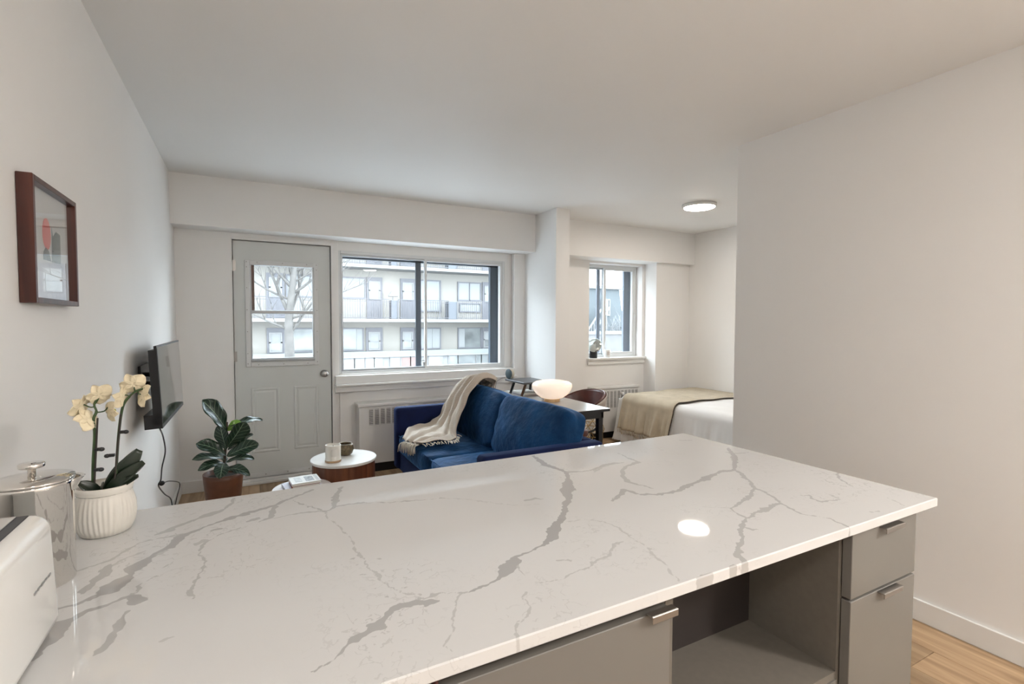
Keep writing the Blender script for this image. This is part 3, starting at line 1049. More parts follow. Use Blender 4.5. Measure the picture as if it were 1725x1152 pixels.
# door cabinets
for k, (xa, xb, lab) in enumerate(((0.218, 0.640, 'grey base cabinet with a flat door left of the open niche'), (XL + 0.005, 0.214, 'grey base cabinet against the left wall under the counter'))):
    t = thing('base_cabinet', lab, 'cabinet', ((xa + xb) / 2, 0.98, 0))
    obj('body', bx(xa, xb, YF, 1.28, 0.10, ZT), m_cab, t)
    obj('toe_kick', bx(xa + 0.005, xb - 0.005, YF + 0.05, 1.25, 0.0, 0.10), m_darkshade, t)
    dr = obj('door', bx(xa + 0.002, xb - 0.006, 0.612, YF - 0.001, 0.11, 0.868, 0.0012, 1), m_cab, t)
    pull(dr, xb - 0.062, xb - 0.004, 0.873, 0.612)
obj('filler', bx(0.2140, 0.2180, 0.616, 1.28, 0.10, ZT), M('dark_red_gap', (0.10, 0.03, 0.025), 0.6), t)

# ------------------------------------------------------------------ toaster
t = thing('toaster', 'white glossy toaster with dark slots at the near left end of the counter', 'toaster', (-0.34, 0.80, CZ))
m_toast = M('glossy_white_plastic', (0.80, 0.79, 0.76), 0.12, var=0.01, coat=0.5)
bm = B()
vs = box(bm, -0.435, -0.240, 0.665, 0.934, CZ + 0.004, 1.088, 0.022, 5)
for v in bm.verts:
    k = (v.co.z - CZ) / 0.165
    v.co.y = 0.80 + (v.co.y - 0.80) * (1 - 0.07 * k)
    v.co.x = -0.34 + (v.co.x + 0.34) * (1 - 0.05 * k)
obj('body', bm, m_toast, t, True)
bm = B()
for xx in (-0.41, -0.312):
    box(bm, xx, xx + 0.046, 0.70, 0.905, 1.0875, 1.0892, 0.0005, 1)
sl = obj('slot', bm, m_black, t)
bm = B()
for xx in (-0.395, -0.293):
    box(bm, xx, xx + 0.016, 0.705, 0.900, 1.0885, 1.0915, 0.0006, 1)
box(bm, -0.352, -0.336, 0.70, 0.905, 1.087, 1.0905, 0.0006, 1)
obj('slot_guard', bm, m_chrome, t)
bm = B()
for k in range(5):
    y0 = 0.832 + k * 0.0128
    box(bm, -0.2475, -0.2418, y0, y0 + 0.0098, 1.006, 1.0095, 0.0005, 1)
obj('emblem', bm, m_steel, t, label='small grey lettering on the side')
for xx in (-0.41, -0.27):
    for yy in (0.69, 0.90):
        bm = B()
        lathe(bm, [(0, 0), (0.008, 0), (0.008, 0.006), (0, 0.006)], (xx, yy, CZ), 10)
        obj('foot', bm, m_black, t)

# ------------------------------------------------------------------ french press
PC = (-0.318, 1.100, CZ)
t = thing('french_press', 'polished steel french press behind the toaster', 'coffee press', PC)
bm = B()
lathe(bm, [(0, 0), (0.0505, 0), (0.0525, 0.002), (0.0525, 0.166), (0.0545, 0.172), (0.0530, 0.173), (0.0505, 0.168), (0, 0.168)], PC, 64)
body = obj('body', bm, m_chrome, t, True)
bm = B()
lathe(bm, [(0, 0.1735), (0.0545, 0.1735), (0.0555, 0.1755), (0.0545, 0.178), (0.030, 0.181), (0.012, 0.1822), (0, 0.1825)], PC, 64)
lid = obj('lid', bm, m_chrome, t, True)
bm = B()
lathe(bm, [(0, 0.18), (0.0055, 0.18), (0.0055, 0.194), (0.0075, 0.1965), (0.0165, 0.1968), (0.0172, 0.198), (0.0172, 0.2025), (0.0160, 0.204), (0, 0.2045)], PC, 32)
obj('plunger_knob', bm, m_chrome, lid, True)
bm = B()
def spout(u, v):
    a = (v - 0.5) * 1.0 + math.radians(20)
    r = 0.0515 + u * 0.016 * math.cos((v - 0.5) * math.pi)
    return Vector((PC[0] + r * math.cos(a), PC[1] + r * math.sin(a), CZ + 0.150 + u * 0.021))
grid(bm, spout, 6, 12)
sp = obj('spout', bm, m_chrome, body, True)
solidify(sp, 0.0015)
bm = B()
hx = [(-0.052, 0.15), (-0.075, 0.155), (-0.088, 0.14), (-0.090, 0.09), (-0.085, 0.045), (-0.07, 0.03), (-0.05, 0.035)]
tube(bm, smooth_path([(PC[0] + a * math.cos(0.9), PC[1] + a * math.sin(0.9) * -1, CZ + z) for a, z in hx], 5), 0.006, 10)
obj('handle', bm, m_chrome, t, True)

# ------------------------------------------------------------------ orchid
OC = (-0.265, 1.308, CZ)
t = thing('potted_orchid', 'cream orchid in a fluted white pot on the counter', 'potted plant', OC)
m_ceramic = M('white_ceramic', (0.72, 0.69, 0.63), 0.35, var=0.04, scale=14)
bm = B()
prof = [(0, 0), (0.040, 0), (0.046, 0.003), (0.053, 0.018), (0.0565, 0.040), (0.0555, 0.060), (0.052, 0.075), (0.0495, 0.084), (0.0505, 0.092), (0.0525, 0.100), (0.0505, 0.1015), (0.048, 0.094), (0.047, 0.085), (0, 0.085)]
def flute(a, z, k):
    if 2 <= k <= 6:
        w = 1.0 if 3 <= k <= 5 else 0.5
        return 0.018 * w * math.cos(a * 36 + 1.2 * math.sin(a * 5 + z * 40))
    if 8 <= k <= 11:
        return 0.03 * math.cos(a * 2 + 0.7)
    return 0
prof = [(r * 0.93, z) for r, z in prof]
lathe(bm, prof, OC, 216, flute)
obj('pot', bm, m_ceramic, t, True)
m_soil = M('dark_bark', (0.03, 0.022, 0.016), 0.9, var=0.4, scale=90, bump=1.0, bscale=120)
bm = B()
lathe(bm, [(0, 0.090), (0.02, 0.092), (0.047, 0.086)], OC, 24)
obj('bark', bm, m_soil, t)
m_stem = M('orchid_stem', (0.035, 0.07, 0.022), 0.5, var=0.3, scale=30)
m_stake = M('dark_stake', (0.03, 0.022, 0.018), 0.6, var=0.2)
m_petal = M('cream_petal', (0.80, 0.70, 0.50), 0.55, var=0.10, scale=25)
m_lip = M('yellow_green_lip', (0.45, 0.42, 0.10), 0.5, var=0.15, scale=40)
m_strap = M('orchid_leaf', (0.009, 0.018, 0.009), 0.3, var=0.2, scale=12)
yz = OC[1]
stemA = smooth_path([(-0.285, yz, 1.00), (-0.283, yz, 1.06), (-0.279, yz, 1.12), (-0.280, yz, 1.152), (-0.275, yz, 1.168), (-0.278, yz, 1.182), (-0.273, yz, 1.197)], 6)
stemB = smooth_path([(-0.247, yz, 1.00), (-0.244, yz, 1.06), (-0.238, yz, 1.13), (-0.231, yz, 1.175), (-0.220, yz, 1.195), (-0.208, yz, 1.206), (-0.192, yz, 1.212)], 6)
for pts in (stemA, stemB):
    bm = B()
    tube(bm, pts, [0.0026] * (len(pts) - 12) + [0.002] * 12, 8)
    obj('stem', bm, m_stem, t, True)
for a, b in (((-0.282, yz - 0.004, 1.00), (-0.2725, yz - 0.004, 1.155)), ((-0.250, yz - 0.004, 1.0), (-0.234, yz - 0.004, 1.16))):
    bm = B()
    tube(bm, [a, b], 0.0018, 6)
    obj('stake', bm, m_stake, t)
for c in ((-0.2735, 1.090), (-0.2755, 1.048), (-0.2325, 1.122), (-0.252, 1.075)):
    bm = B()
    sgn = -1 if c[1] == 1.075 else 1
    lathe(bm, [(0, -0.0045), (0.004, -0.003), (0.0055, 0.0), (0.004, 0.003), (0, 0.0045)], (c[0] + sgn * 0.0065, yz - 0.006, c[1]), 12)
    box(bm, c[0] - 0.006, c[0] + 0.006, yz - 0.008, yz + 0.001, c[1] - 0.003, c[1] + 0.003, 0.001, 1)
    obj('clip', bm, m_black, t)


def petal(parent, c, u, v, n, L, W, cup):
    bm = B()
    def fn(s, q):
        w = W * math.sin(math.pi * min(1, s * 0.80 + 0.12)) ** 0.8
        y = (q - 0.5) * 2
        return c + u * (L * s) + v * (w * y) + n * (cup * (s ** 2) - cup * 0.7 * y * y * s)
    grid(bm, fn, 6, 6)
    o = obj('petal', bm, m_petal, parent, True)
    solidify(o, 0.0008)


def flower(c, face, size, roll):
    c = Vector(c)
    n = Vector(face).normalized()
    u0 = n.cross(Vector((0, 0, 1))).normalized()
    v0 = n.cross(u0)
    bm = B()
    lathe(bm, [(0, 0.0), (0.0035, 0.001), (0.005, 0.006), (0.003, 0.010), (0, 0.011)], c, 10, R=n.to_track_quat('Z', 'Y').to_matrix())
    f = obj('flower', bm, m_lip, t, True)
    for k in range(5):
        a = roll + 2 * math.pi * k / 5
        u = u0 * math.cos(a) + v0 * math.sin(a)
        v = -u0 * math.sin(a) + v0 * math.cos(a)
        wide = k in (1, 4)
        petal(f, c, u, v, n, size * (1.0 if wide else 0.95), size * (0.62 if wide else 0.42), size * 0.28)


flower((-0.268, yz - 0.004, 1.203), (-0.4, 0.75, 0.35), 0.024, 0.4)
flower((-0.299, yz - 0.004, 1.181), (-0.8, 0.4, 0.3), 0.024, 1.3)
flower((-0.252, yz - 0.004, 1.167), (0.7, 0.5, 0.1), 0.022, 0.2)
flower((-0.288, yz - 0.008, 1.155), (-0.5, 0.3, -0.3), 0.025, 0.9)
flower((-0.212, yz - 0.004, 1.222), (-0.1, 0.8, 0.4), 0.025, 0.5)
flower((-0.231, yz - 0.006, 1.194), (-0.75, 0.4, 0.1), 0.022, 1.0)
flower((-0.196, yz - 0.006, 1.197), (0.7, 0.45, -0.2), 0.024, 0.1)
for pts in ([(-0.277, yz, 1.178), (-0.285, yz, 1.178), (-0.295, yz, 1.184)], [(-0.275, yz, 1.166), (-0.262, yz, 1.168), (-0.256, yz, 1.176)], [(-0.278, yz, 1.182), (-0.273, yz, 1.19), (-0.269, yz, 1.20)], [(-0.218, yz, 1.196), (-0.226, yz, 1.199), (-0.230, yz, 1.196)], [(-0.206, yz, 1.207), (-0.203, yz, 1.20), (-0.198, yz, 1.199)], [(-0.21, yz, 1.205), (-0.211, yz, 1.215), (-0.212, yz, 1.221)]):
    bm = B()
    tube(bm, smooth_path(pts, 4), 0.0014, 6)
    obj('flower_stalk', bm, m_stem, t, True)


def strap(base, tip, W, nrm, bend):
    base, tip = Vector(base), Vector(tip)
    d = tip - base
    n = Vector(nrm).normalized()
    s = d.cross(n).normalized()
    bm = B()
    def fn(a, q):
        y = (q - 0.5) * 2
        w = W * (math.sin(math.pi * (0.12 + 0.80 * a)) ** 0.7)
        return base + d * a + s * (w * y) + n * (bend * math.sin(math.pi * a) - 0.25 * w * (1 - y * y))
    grid(bm, fn, 12, 6)
    o = obj('leaf', bm, m_strap, t, True)
    solidify(o, 0.0014)


strap((-0.262, yz, 1.0), (-0.206, yz + 0.01, 1.078), 0.017, (0.5, -0.9, 0.3), 0.006)
strap((-0.262, yz - 0.01, 1.0), (-0.198, yz + 0.0, 1.053), 0.014, (-0.3, -0.9, 0.5), 0.006)
strap((-0.255, yz - 0.01, 1.0), (-0.205, yz - 0.02, 1.030), 0.012, (-0.4, -0.6, 0.8), 0.004)
strap((-0.27, yz - 0.01, 1.0), (-0.300, yz - 0.025, 1.030), 0.012, (0.3, -0.8, 0.6), 0.004)
strap((-0.265, yz + 0.01, 1.0), (-0.225, yz + 0.04, 1.06), 0.014, (0.2, -0.9, 0.4), 0.004)
strap((-0.275, yz, 1.0), (-0.262, yz - 0.03, 1.022), 0.012, (-0.4, -0.8, 0.8), 0.003)

# ------------------------------------------------------------------ framed picture on the left wall
PY0, PY1, PZ0, PZ1, PX = 1.605, 1.955, 1.398, 1.708, XL + 0.032
t = thing('framed_picture', 'dark wood framed abstract print on the left wall', 'picture', (XL, 1.78, PZ0))
fwid = 0.014
bm = B()
box(bm, XL + 0.001, PX, PY0, PY0 + fwid, PZ0, PZ1, 0.0012, 1)
obj('frame_side', bm, m_framewood, t)
bm = B()
box(bm, XL + 0.001, PX, PY1 - fwid, PY1, PZ0, PZ1, 0.0012, 1)
obj('frame_side', bm, m_framewood, t)
bm = B()
box(bm, XL + 0.001, PX, PY0 + fwid, PY1 - fwid, PZ1 - fwid, PZ1, 0.0012, 1)
obj('frame_rail', bm, m_framewood, t)
bm = B()
box(bm, XL + 0.001, PX, PY0 + fwid, PY1 - fwid, PZ0, PZ0 + fwid, 0.0012, 1)
obj('frame_rail', bm, m_framewood, t)
pr = obj('print', bx(XL + 0.002, XL + 0.012, PY0 + fwid, PY1 - fwid, PZ0 + fwid, PZ1 - fwid), M('print_paper', (0.62, 0.62, 0.61), 0.7, var=0.02), t)
bm = B()
def blob(cy, cz, ry, rz, cut=None):
    n = 24
    pts = []
    for i in range(n):
        a = 2 * math.pi * i / n
        pts.append((cy + ry * math.cos(a), cz + rz * math.sin(a)))
    return pts
prism(bm, blob(1.765, 1.585, 0.032, 0.042), 'x', XL + 0.0122, XL + 0.0126)
obj('red_shape', bm, M('red_ink', (0.72, 0.10, 0.08), 0.7, var=0.05), pr, label='red oval of the print')
m_ink = M('dark_ink', (0.035, 0.06, 0.06), 0.7, var=0.1)
bm = B()
prism(bm, [(1.805, 1.61), (1.815, 1.585), (1.84, 1.602), (1.875, 1.598), (1.875, 1.515), (1.80, 1.515)], 'x', XL + 0.0122, XL + 0.0126)
prism(bm, [(1.735, 1.515), (1.738, 1.535), (1.757, 1.55), (1.78, 1.54), (1.792, 1.515)], 'x', XL + 0.0122, XL + 0.0126)
obj('dark_shape', bm, m_ink, pr, label='dark shapes of the print')
obj('glass', bx(PX - 0.012, PX - 0.010, PY0 + fwid, PY1 - fwid, PZ0 + fwid, PZ1 - fwid), m_picglass, t)

# ------------------------------------------------------------------ television on a wall arm
t = thing('television', 'black flat television on a wall mount beside the balcony door', 'television', (XL, 3.19, 0.85))
TN_T, TN_B, TF_T, TF_B = Vector((-0.372, 2.852, 1.238)), Vector((-0.354, 2.846, 0.848)), Vector((-0.352, 3.533, 1.243)), Vector((-0.334, 3.515, 0.862))
m_screen = M('tv_screen', (0.008, 0.008, 0.009), 0.10, var=0.02, spec=1.0, coat=1.0)
nrm = (TF_B - TN_B).cross(TN_T - TN_B).normalized()
if nrm.x < 0:
    nrm = -nrm
def quad_box(bm, q, d0, d1):
    A = [bm.verts.new(p + nrm * d0) for p in q]
    C = [bm.verts.new(p + nrm * d1) for p in q]
    bm.faces.new(A)
    bm.faces.new(C[::-1])
    for i in range(4):
        bm.faces.new((A[i], A[(i + 1) % 4], C[(i + 1) % 4], C[i]))
def tvp(a, b):
    return (TN_B * (1 - a) + TF_B * a) * (1 - b) + (TN_T * (1 - a) + TF_T * a) * b
bm = B()
quad_box(bm, [TN_B, TF_B, TF_T, TN_T], -0.012, 0.0)
obj('bezel', bm, m_blackplastic, t)
bm = B()
quad_box(bm, [tvp(0.012, 0.05), tvp(0.988, 0.05), tvp(0.988, 0.98), tvp(0.012, 0.98)], 0.0, 0.001)
obj('screen', bm, m_screen, t)
bm = B()
quad_box(bm, [tvp(0.01, 0.05), tvp(0.99, 0.05), tvp(0.99, 0.95), tvp(0.01, 0.95)], -0.036, -0.011)
quad_box(bm, [tvp(0.01, 0.0), tvp(0.95, 0.0), tvp(0.95, 0.17), tvp(0.01, 0.17)], -0.072, -0.011)
obj('back_shell', bm, m_blackplastic, t)
bm = B()
box(bm, XL, XL + 0.012, 3.05, 3.30, 1.00, 1.13, 0.002)
obj('wall_plate', bm, m_black, t)
bm = B()
for zz in (1.04, 1.085):
    tube(bm, [(XL + 0.01, 3.10, zz), (XL + 0.055, 3.07, zz), (XL + 0.085, 3.15, zz)], 0.011, 8)
box(bm, XL + 0.05, XL + 0.075, 3.06, 3.20, 1.01, 1.11, 0.003)
obj('mount_arm', bm, m_black, t)
bm = B()
quad_box(bm, [tvp(0.3, 0.3), tvp(0.62, 0.3), tvp(0.62, 0.75), tvp(0.3, 0.75)], -0.042, -0.028)
obj('mount_bracket', bm, m_black, t)

bm = B()
cable = smooth_path([(-0.372, 2.90, 0.838), (-0.380, 3.06, 0.765), (-0.390, 3.20, 0.66), (-0.415, 3.27, 0.56), (-0.438, 3.40, 0.46), (-0.452, 3.42, 0.42), (-0.455, 3.66, 0.30), (-0.455, 3.95, 0.17), (-0.453, 4.02, 0.02), (-0.43, 4.05, 0.006), (-0.40, 3.98, 0.006)], 5)
tube(bm, cable, 0.0035, 8)
solo('power_cord', bm, m_black, 'black power cord hanging from the television down the left wall', 'cord', smooth=True)
t = thing('plug_lead', 'black lead with a plug hooked up low on the left wall', 'cord', (-0.455, 4.0, 0.0))
bm = B()
tube(bm, smooth_path([(-0.452, 3.60, 0.385), (-0.452, 3.85, 0.325), (-0.452, 4.30, 0.19), (-0.454, 4.42, 0.13), (-0.454, 4.24, 0.10), (-0.454, 4.05, 0.05), (-0.44, 3.95, 0.006), (-0.40, 3.90, 0.006)], 5), 0.0033, 8)
obj('lead', bm, m_black, t, True)
bm = B()
lathe(bm, [(0, -0.03), (0.014, -0.03), (0.014, -0.005), (0.006, 0.03), (0, 0.03)], (-0.456, 3.59, 0.388), 12, R=Rx(-math.pi / 2 - 0.2))
obj('plug', bm, m_black, t, True)

# ------------------------------------------------------------------ fiddle leaf fig
FC = (-0.155, 3.98, 0.0)
t = thing('fiddle_leaf_fig', 'fiddle leaf fig in a brown pot on the floor beside the balcony door', 'potted plant', FC)
m_pot = M('brown_glazed_pot', (0.13, 0.050, 0.026), 0.38, var=0.18, scale=18)
bm = B()
lathe(bm, [(0, 0), (0.078, 0), (0.084, 0.006), (0.110, 0.14), (0.122, 0.27), (0.124, 0.305), (0.118, 0.306), (0.114, 0.27), (0, 0.27)], FC, 48)
obj('pot', bm, m_pot, t, True)
bm = B()
lathe(bm, [(0, 0.285), (0.06, 0.283), (0.114, 0.272)], FC, 24)
obj('soil', bm, m_soil, t)
m_figstem = M('fig_stem', (0.05, 0.035, 0.022), 0.7, var=0.2)
bm = B()
tube(bm, smooth_path([(FC[0], FC[1], 0.27), (-0.145, 3.97, 0.40), (-0.135, 3.96, 0.52), (-0.128, 3.95, 0.66)], 4), [0.009] * 13, 8)
obj('stem', bm, m_figstem, t, True)
m_fig = leaf_mat('fig_leaf', (0.007, 0.028, 0.015), (0.22, 0.30, 0.20))
m_fig2 = leaf_mat('backlit_fig_leaf', (0.16, 0.36, 0.03), (0.35, 0.5, 0.12))  # brighter green stands for daylight shining through the leaf


def fig_leaf(base, tip, W, nrm, arch, droop=0.0, mat_=None, wav=0.1):
    base, tip = Vector(base), Vector(tip)
    d = tip - base
    n = Vector(nrm)
    n = (n - d * n.dot(d) / d.length_squared).normalized()
    s = d.normalized().cross(n).normalized()
    bm = B()
    def fn(a, q):
        y = (q - 0.5) * 2
        w = W * (0.06 + 0.94 * math.sin(math.pi * min(1.0, a ** 1.15)) ** 0.6 * (0.62 + 0.5 * a)) if a < 0.985 else W * 0.12
        wave = wav * W * math.sin(a * 14 + (3 if y > 0 else 0)) * abs(y) ** 2
        return base + d * a + s * (w * y) + n * (arch * math.sin(math.pi * a * 0.8) + 0.28 * w * y * y * (1) + wave) - Vector((0, 0, droop * a * a))
    grid(bm, fn, 16, 8, uv=True)
    o = obj('leaf', bm, mat_ or m_fig, t, True)
    solidify(o, 0.0012)


S = Vector((-0.13, 3.95, 0.0))
fig_leaf((-0.128, 3.94, 0.60), (-0.275, 3.90, 0.825), 0.075, (0.5, -0.7, 0.6), 0.025)
fig_leaf((-0.12, 3.96, 0.63), (0.095, 3.99, 0.635), 0.050, (0.0, -0.25, 1.0), 0.02)
fig_leaf((-0.128, 3.93, 0.49), (-0.020, 3.92, 0.665), 0.075, (0.5, -0.9, -0.2), 0.01)
fig_leaf((-0.132, 3.95, 0.47), (-0.165, 3.97, 0.645), 0.050, (-0.4, -0.9, 0.1), 0.01)
fig_leaf((-0.125, 3.95, 0.60), (-0.045, 3.97, 0.655), 0.035, (0.2, -0.8, 0.6), 0.005, mat_=m_fig2)
fig_leaf((-0.135, 3.94, 0.43), (-0.315, 3.93, 0.545), 0.055, (0.3, -0.75, 0.7), 0.03, 0.02)
fig_leaf((-0.130, 3.92, 0.43), (0.070, 3.90, 0.50), 0.060, (0.2, -0.75, 0.8), 0.02, 0.01)
fig_leaf((-0.125, 3.97, 0.46), (0.035, 4.03, 0.56), 0.035, (-0.2, -0.5, 1.0), 0.01, 0.02)
fig_leaf((-0.145, 3.96, 0.40), (-0.335, 3.93, 0.435), 0.042, (0.1, -0.45, 1.0), 0.025, 0.02)
fig_leaf((-0.140, 3.95, 0.37), (-0.300, 3.88, 0.38), 0.040, (0.2, -0.6, 0.9), 0.03, 0.03)
fig_leaf((-0.135, 3.95, 0.38), (0.040, 3.92, 0.395), 0.038, (-0.1, -0.5, 1.0), 0.03, 0.02)
fig_leaf((-0.145, 3.93, 0.33), (0.015, 3.84, 0.335), 0.040, (-0.1, -0.6, 0.9), 0.035, 0.05)
fig_leaf((-0.15, 3.93, 0.38), (-0.165, 3.80, 0.31), 0.05, (0.0, -0.5, 0.9), 0.03, 0.01)
fig_leaf((-0.14, 3.97, 0.36), (-0.21, 4.08, 0.42), 0.045, (0.0, 0.5, 0.9), 0.02, 0.02)

# ------------------------------------------------------------------ round side tables
m_marbletop = M('white_table_top', (0.80, 0.785, 0.76), 0.25, var=0.05, scale=7)
TC = (0.583, 3.563)
t = thing('side_table', 'round walnut drum side table with a white top by the sofa', 'table', (TC[0], TC[1], 0))
bm = B()
n = 64
lathe(bm, [(0, 0.0), (0.205, 0.0), (0.205, 0.402), (0, 0.402)], (TC[0], TC[1], 0), 64, flute=lambda a, z, k: 0.004 * (1 if math.cos(a * 32) > 0 else -1))
obj('drum', bm, m_walnut, t)
bm = B()
lathe(bm, [(0, 0.402), (0.214, 0.402), (0.217, 0.405), (0.217, 0.417), (0.214, 0.42), (0, 0.42)], (TC[0], TC[1], 0), 72)
obj('table_top', bm, m_marbletop, t)
T2 = (0.293, 3.315)
t = thing('side_table', 'low pale round side table holding the books', 'table', (T2[0], T2[1], 0))
bm = B()
lathe(bm, [(0, 0.312), (0.168, 0.312), (0.171, 0.315), (0.171, 0.327), (0.168, 0.33), (0, 0.33)], (T2[0], T2[1], 0), 64)
obj('table_top', bm, M('pale_pink_white_top', (0.78, 0.74, 0.72), 0.35, var=0.03), t)
bm = B()
lathe(bm, [(0, 0), (0.13, 0), (0.13, 0.012), (0.03, 0.02), (0.022, 0.05), (0.022, 0.29), (0.06, 0.312), (0, 0.312)], (T2[0], T2[1], 0), 40)
obj('pedestal', bm, m_trim, t, True)

# candle
CC = (0.502, 3.492, 0.42)
t = thing('candle', 'white candle in a glass tumbler on the walnut drum table', 'candle', CC)
bm = B()
lathe(bm, [(0, 0), (0.048, 0), (0.051, 0.004), (0.051, 0.022), (0.049, 0.026), (0.0505, 0.112), (0.0485, 0.113), (0.047, 0.10), (0, 0.098)], CC, 40)
obj('tumbler', bm, M('milky_glass', (0.80, 0.77, 0.70), 0.2, var=0.03), t, True)
bm = B()
lathe(bm, [(0.0512, 0.0), (0.0522, 0.002), (0.0522, 0.011), (0.0512, 0.013)], CC, 40)
obj('wooden_coaster_band', bm, M('tan_band', (0.42, 0.27, 0.15), 0.5, var=0.1), t, True)
bm = B()
def lab(u, v):
    a = -1.9 + u * 0.75
    return Vector((CC[0] + 0.0512 * math.cos(a), CC[1] + 0.0512 * math.sin(a), CC[2] + 0.04 + v * 0.05))
grid(bm, lab, 8, 2)
obj('paper_label', bm, M('paper_label', (0.83, 0.81, 0.76), 0.7, var=0.02), t)
bm = B()
tube(bm, [(CC[0], CC[1], CC[2] + 0.097), (CC[0] + 0.001, CC[1], CC[2] + 0.108)], 0.0015, 6)
obj('wick', bm, m_black, t)
# bowl
BC = (0.602, 3.625, 0.42)
t = thing('bowl', 'small round bronze brown bowl behind the candle', 'bowl', BC)
bm = B()
lathe(bm, [(0, 0), (0.032, 0), (0.048, 0.012), (0.060, 0.042), (0.055, 0.070), (0.046, 0.080), (0.043, 0.078), (0.052, 0.066), (0.055, 0.042), (0.043, 0.016), (0, 0.010)], BC, 40)
obj('shell', bm, M('bronze_glaze', (0.12, 0.085, 0.045), 0.35, metal=0.3, var=0.5, scale=60), t, True)
bm = B()
lathe(bm, [(0.046, 0.0795), (0.048, 0.0815), (0.045, 0.082), (0.043, 0.0795)], BC, 40)
obj('rim', bm, M('pale_rim', (0.55, 0.52, 0.44), 0.4), t, True)


def book(c, sx, sy, sz, ang, cover, lab_, deco=None):
    R = Rz(ang)
    t = thing('book', lab_, 'book', c, 'books on the low side table')
    c = Vector(c)
    bm = B()
    box(bm, c.x - sx, c.x + sx, c.y - sy, c.y + sy, c.z, c.z + 0.003, R=R, piv=c)
    box(bm, c.x - sx, c.x + sx, c.y - sy, c.y + sy, c.z + sz - 0.003, c.z + sz, R=R, piv=c)
    box(bm, c.x - sx, c.x - sx + 0.004, c.y - sy, c.y + sy, c.z + 0.003, c.z + sz - 0.003, R=R, piv=c)
    cv = obj('cover', bm, cover, t)
    obj('pages', bx(c.x - sx + 0.004, c.x + sx - 0.004, c.y - sy + 0.004, c.y + sy - 0.004, c.z + 0.003, c.z + sz - 0.003, R=R, piv=c), m_paper, t)
    if deco:
        for (a, b, p, q, mt) in deco:
            obj('cover_print', bx(c.x + a, c.x + b, c.y + p, c.y + q, c.z + sz, c.z + sz + 0.0006, R=R, piv=c), mt, cv)


m_paper = M('paper', (0.78, 0.76, 0.71), 0.8, var=0.05, scale=3, stretch=(1, 1, 200))
m_cv1 = M('white_cover', (0.78, 0.78, 0.76), 0.4, var=0.02)
m_cv2 = M('pale_lilac_cover', (0.62, 0.62, 0.72), 0.4, var=0.05)
m_cv3 = M('red_brown_cover', (0.22, 0.05, 0.03), 0.4, var=0.1)
m_gr = M('grey_print', (0.30, 0.32, 0.34), 0.5, var=0.5, scale=60)
m_gr2 = M('light_grey_print', (0.55, 0.57, 0.57), 0.5, var=0.2, scale=60)
book((0.288, 3.305, 0.330), 0.100, 0.080, 0.022, 0.12, m_cv2, 'pale lilac book at the bottom of the pile')
book((0.304, 3.295, 0.352), 0.080, 0.072, 0.018, 0.05, m_cv3, 'red brown book in the middle of the pile')
book((0.306, 3.297, 0.370), 0.083, 0.075, 0.014, 0.08, m_cv1, 'white book with a grey cover picture on top of the pile',
     [(0.0, 0.048, -0.05, 0.05, m_gr), (-0.058, -0.02, -0.045, 0.05, m_gr2), (0.058, 0.074, -0.06, 0.06, m_gr2)])

# ------------------------------------------------------------------ sofa
SX0, SX1, SY0, SY1 = 1.085, 1.885, 2.36, 4.175
t = thing('sofa', 'navy blue velvet two-seat sofa facing the television', 'sofa', ((SX0 + SX1) / 2, (SY0 + SY1) / 2, 0))
m_vel = M('navy_velvet', (0.004, 0.040, 0.118), 0.75, spec=0.2, var=0.45, scale=5, bump=0.45, bscale=11, sheen=0.5)
m_vel.node_tree.nodes['Principled BSDF'].inputs['Sheen Tint'].default_value = (0.12, 0.33, 0.72, 1)
m_vel.node_tree.nodes['Principled BSDF'].inputs['Sheen Roughness'].default_value = 0.35
for nd in m_vel.node_tree.nodes:
    if nd.type == 'BUMP':
        nd.inputs['Distance'].default_value = 0.035
        nd.inputs['Strength'].default_value = 0.55
m_veld = M('navy_velvet_shell', (0.006, 0.012, 0.055), 0.8, spec=0.15, var=0.2, scale=9, sheen=0.3)
m_veld.node_tree.nodes['Principled BSDF'].inputs['Sheen Tint'].default_value = (0.10, 0.22, 0.55, 1)
obj('base', bx(SX0 + 0.03, SX1 - 0.02, SY0 + 0.02, SY1 - 0.02, 0.12, 0.29, 0.01), m_veld, t)
for (a, b, k) in ((SY0, SY0 + 0.105, 0), (SY1 - 0.105, SY1, 1)):
    bm = B()
    box(bm, SX0, SX1, a, b, 0.13, 0.642, 0.028, 5)
    obj('arm', bm, m_veld, t, True)
bm = B()
box(bm, SX1 - 0.095, SX1, SY0 + 0.09, SY1 - 0.09, 0.13, 0.640, 0.03, 5)
obj('back', bm, m_veld, t, True)
ymid = (SY0 + SY1) / 2 - 0.005
for (a, b, s) in ((SY0 + 0.107, ymid, 1), (ymid, SY1 - 0.107, 2)):
    bm = B()
    rbox(bm, ((SX0 + SX1 - 0.10) / 2 - 0.005, (a + b) / 2, 0.355), ((SX1 - SX0 - 0.10) / 2, (b - a) / 2 - 0.003, 0.075), 12, 9.0, (0.0, 0.0, 0.20), bump=0.002, seed=s)
    cu = obj('seat_cushion', bm, m_vel, t, True)
    bm = B()
    xf = SX0 + 0.012
    tube(bm, smooth_path([(xf, a + 0.03, 0.417), (xf - 0.003, (a + b) / 2, 0.422), (xf, b - 0.03, 0.417)], 6), 0.004, 6)
    tube(bm, smooth_path([(xf, a + 0.03, 0.295), (xf - 0.003, (a + b) / 2, 0.291), (xf, b - 0.03, 0.295)], 6), 0.004, 6)
    obj('piping', bm, m_vel, cu, True)
RB = Ry(math.radians(16))
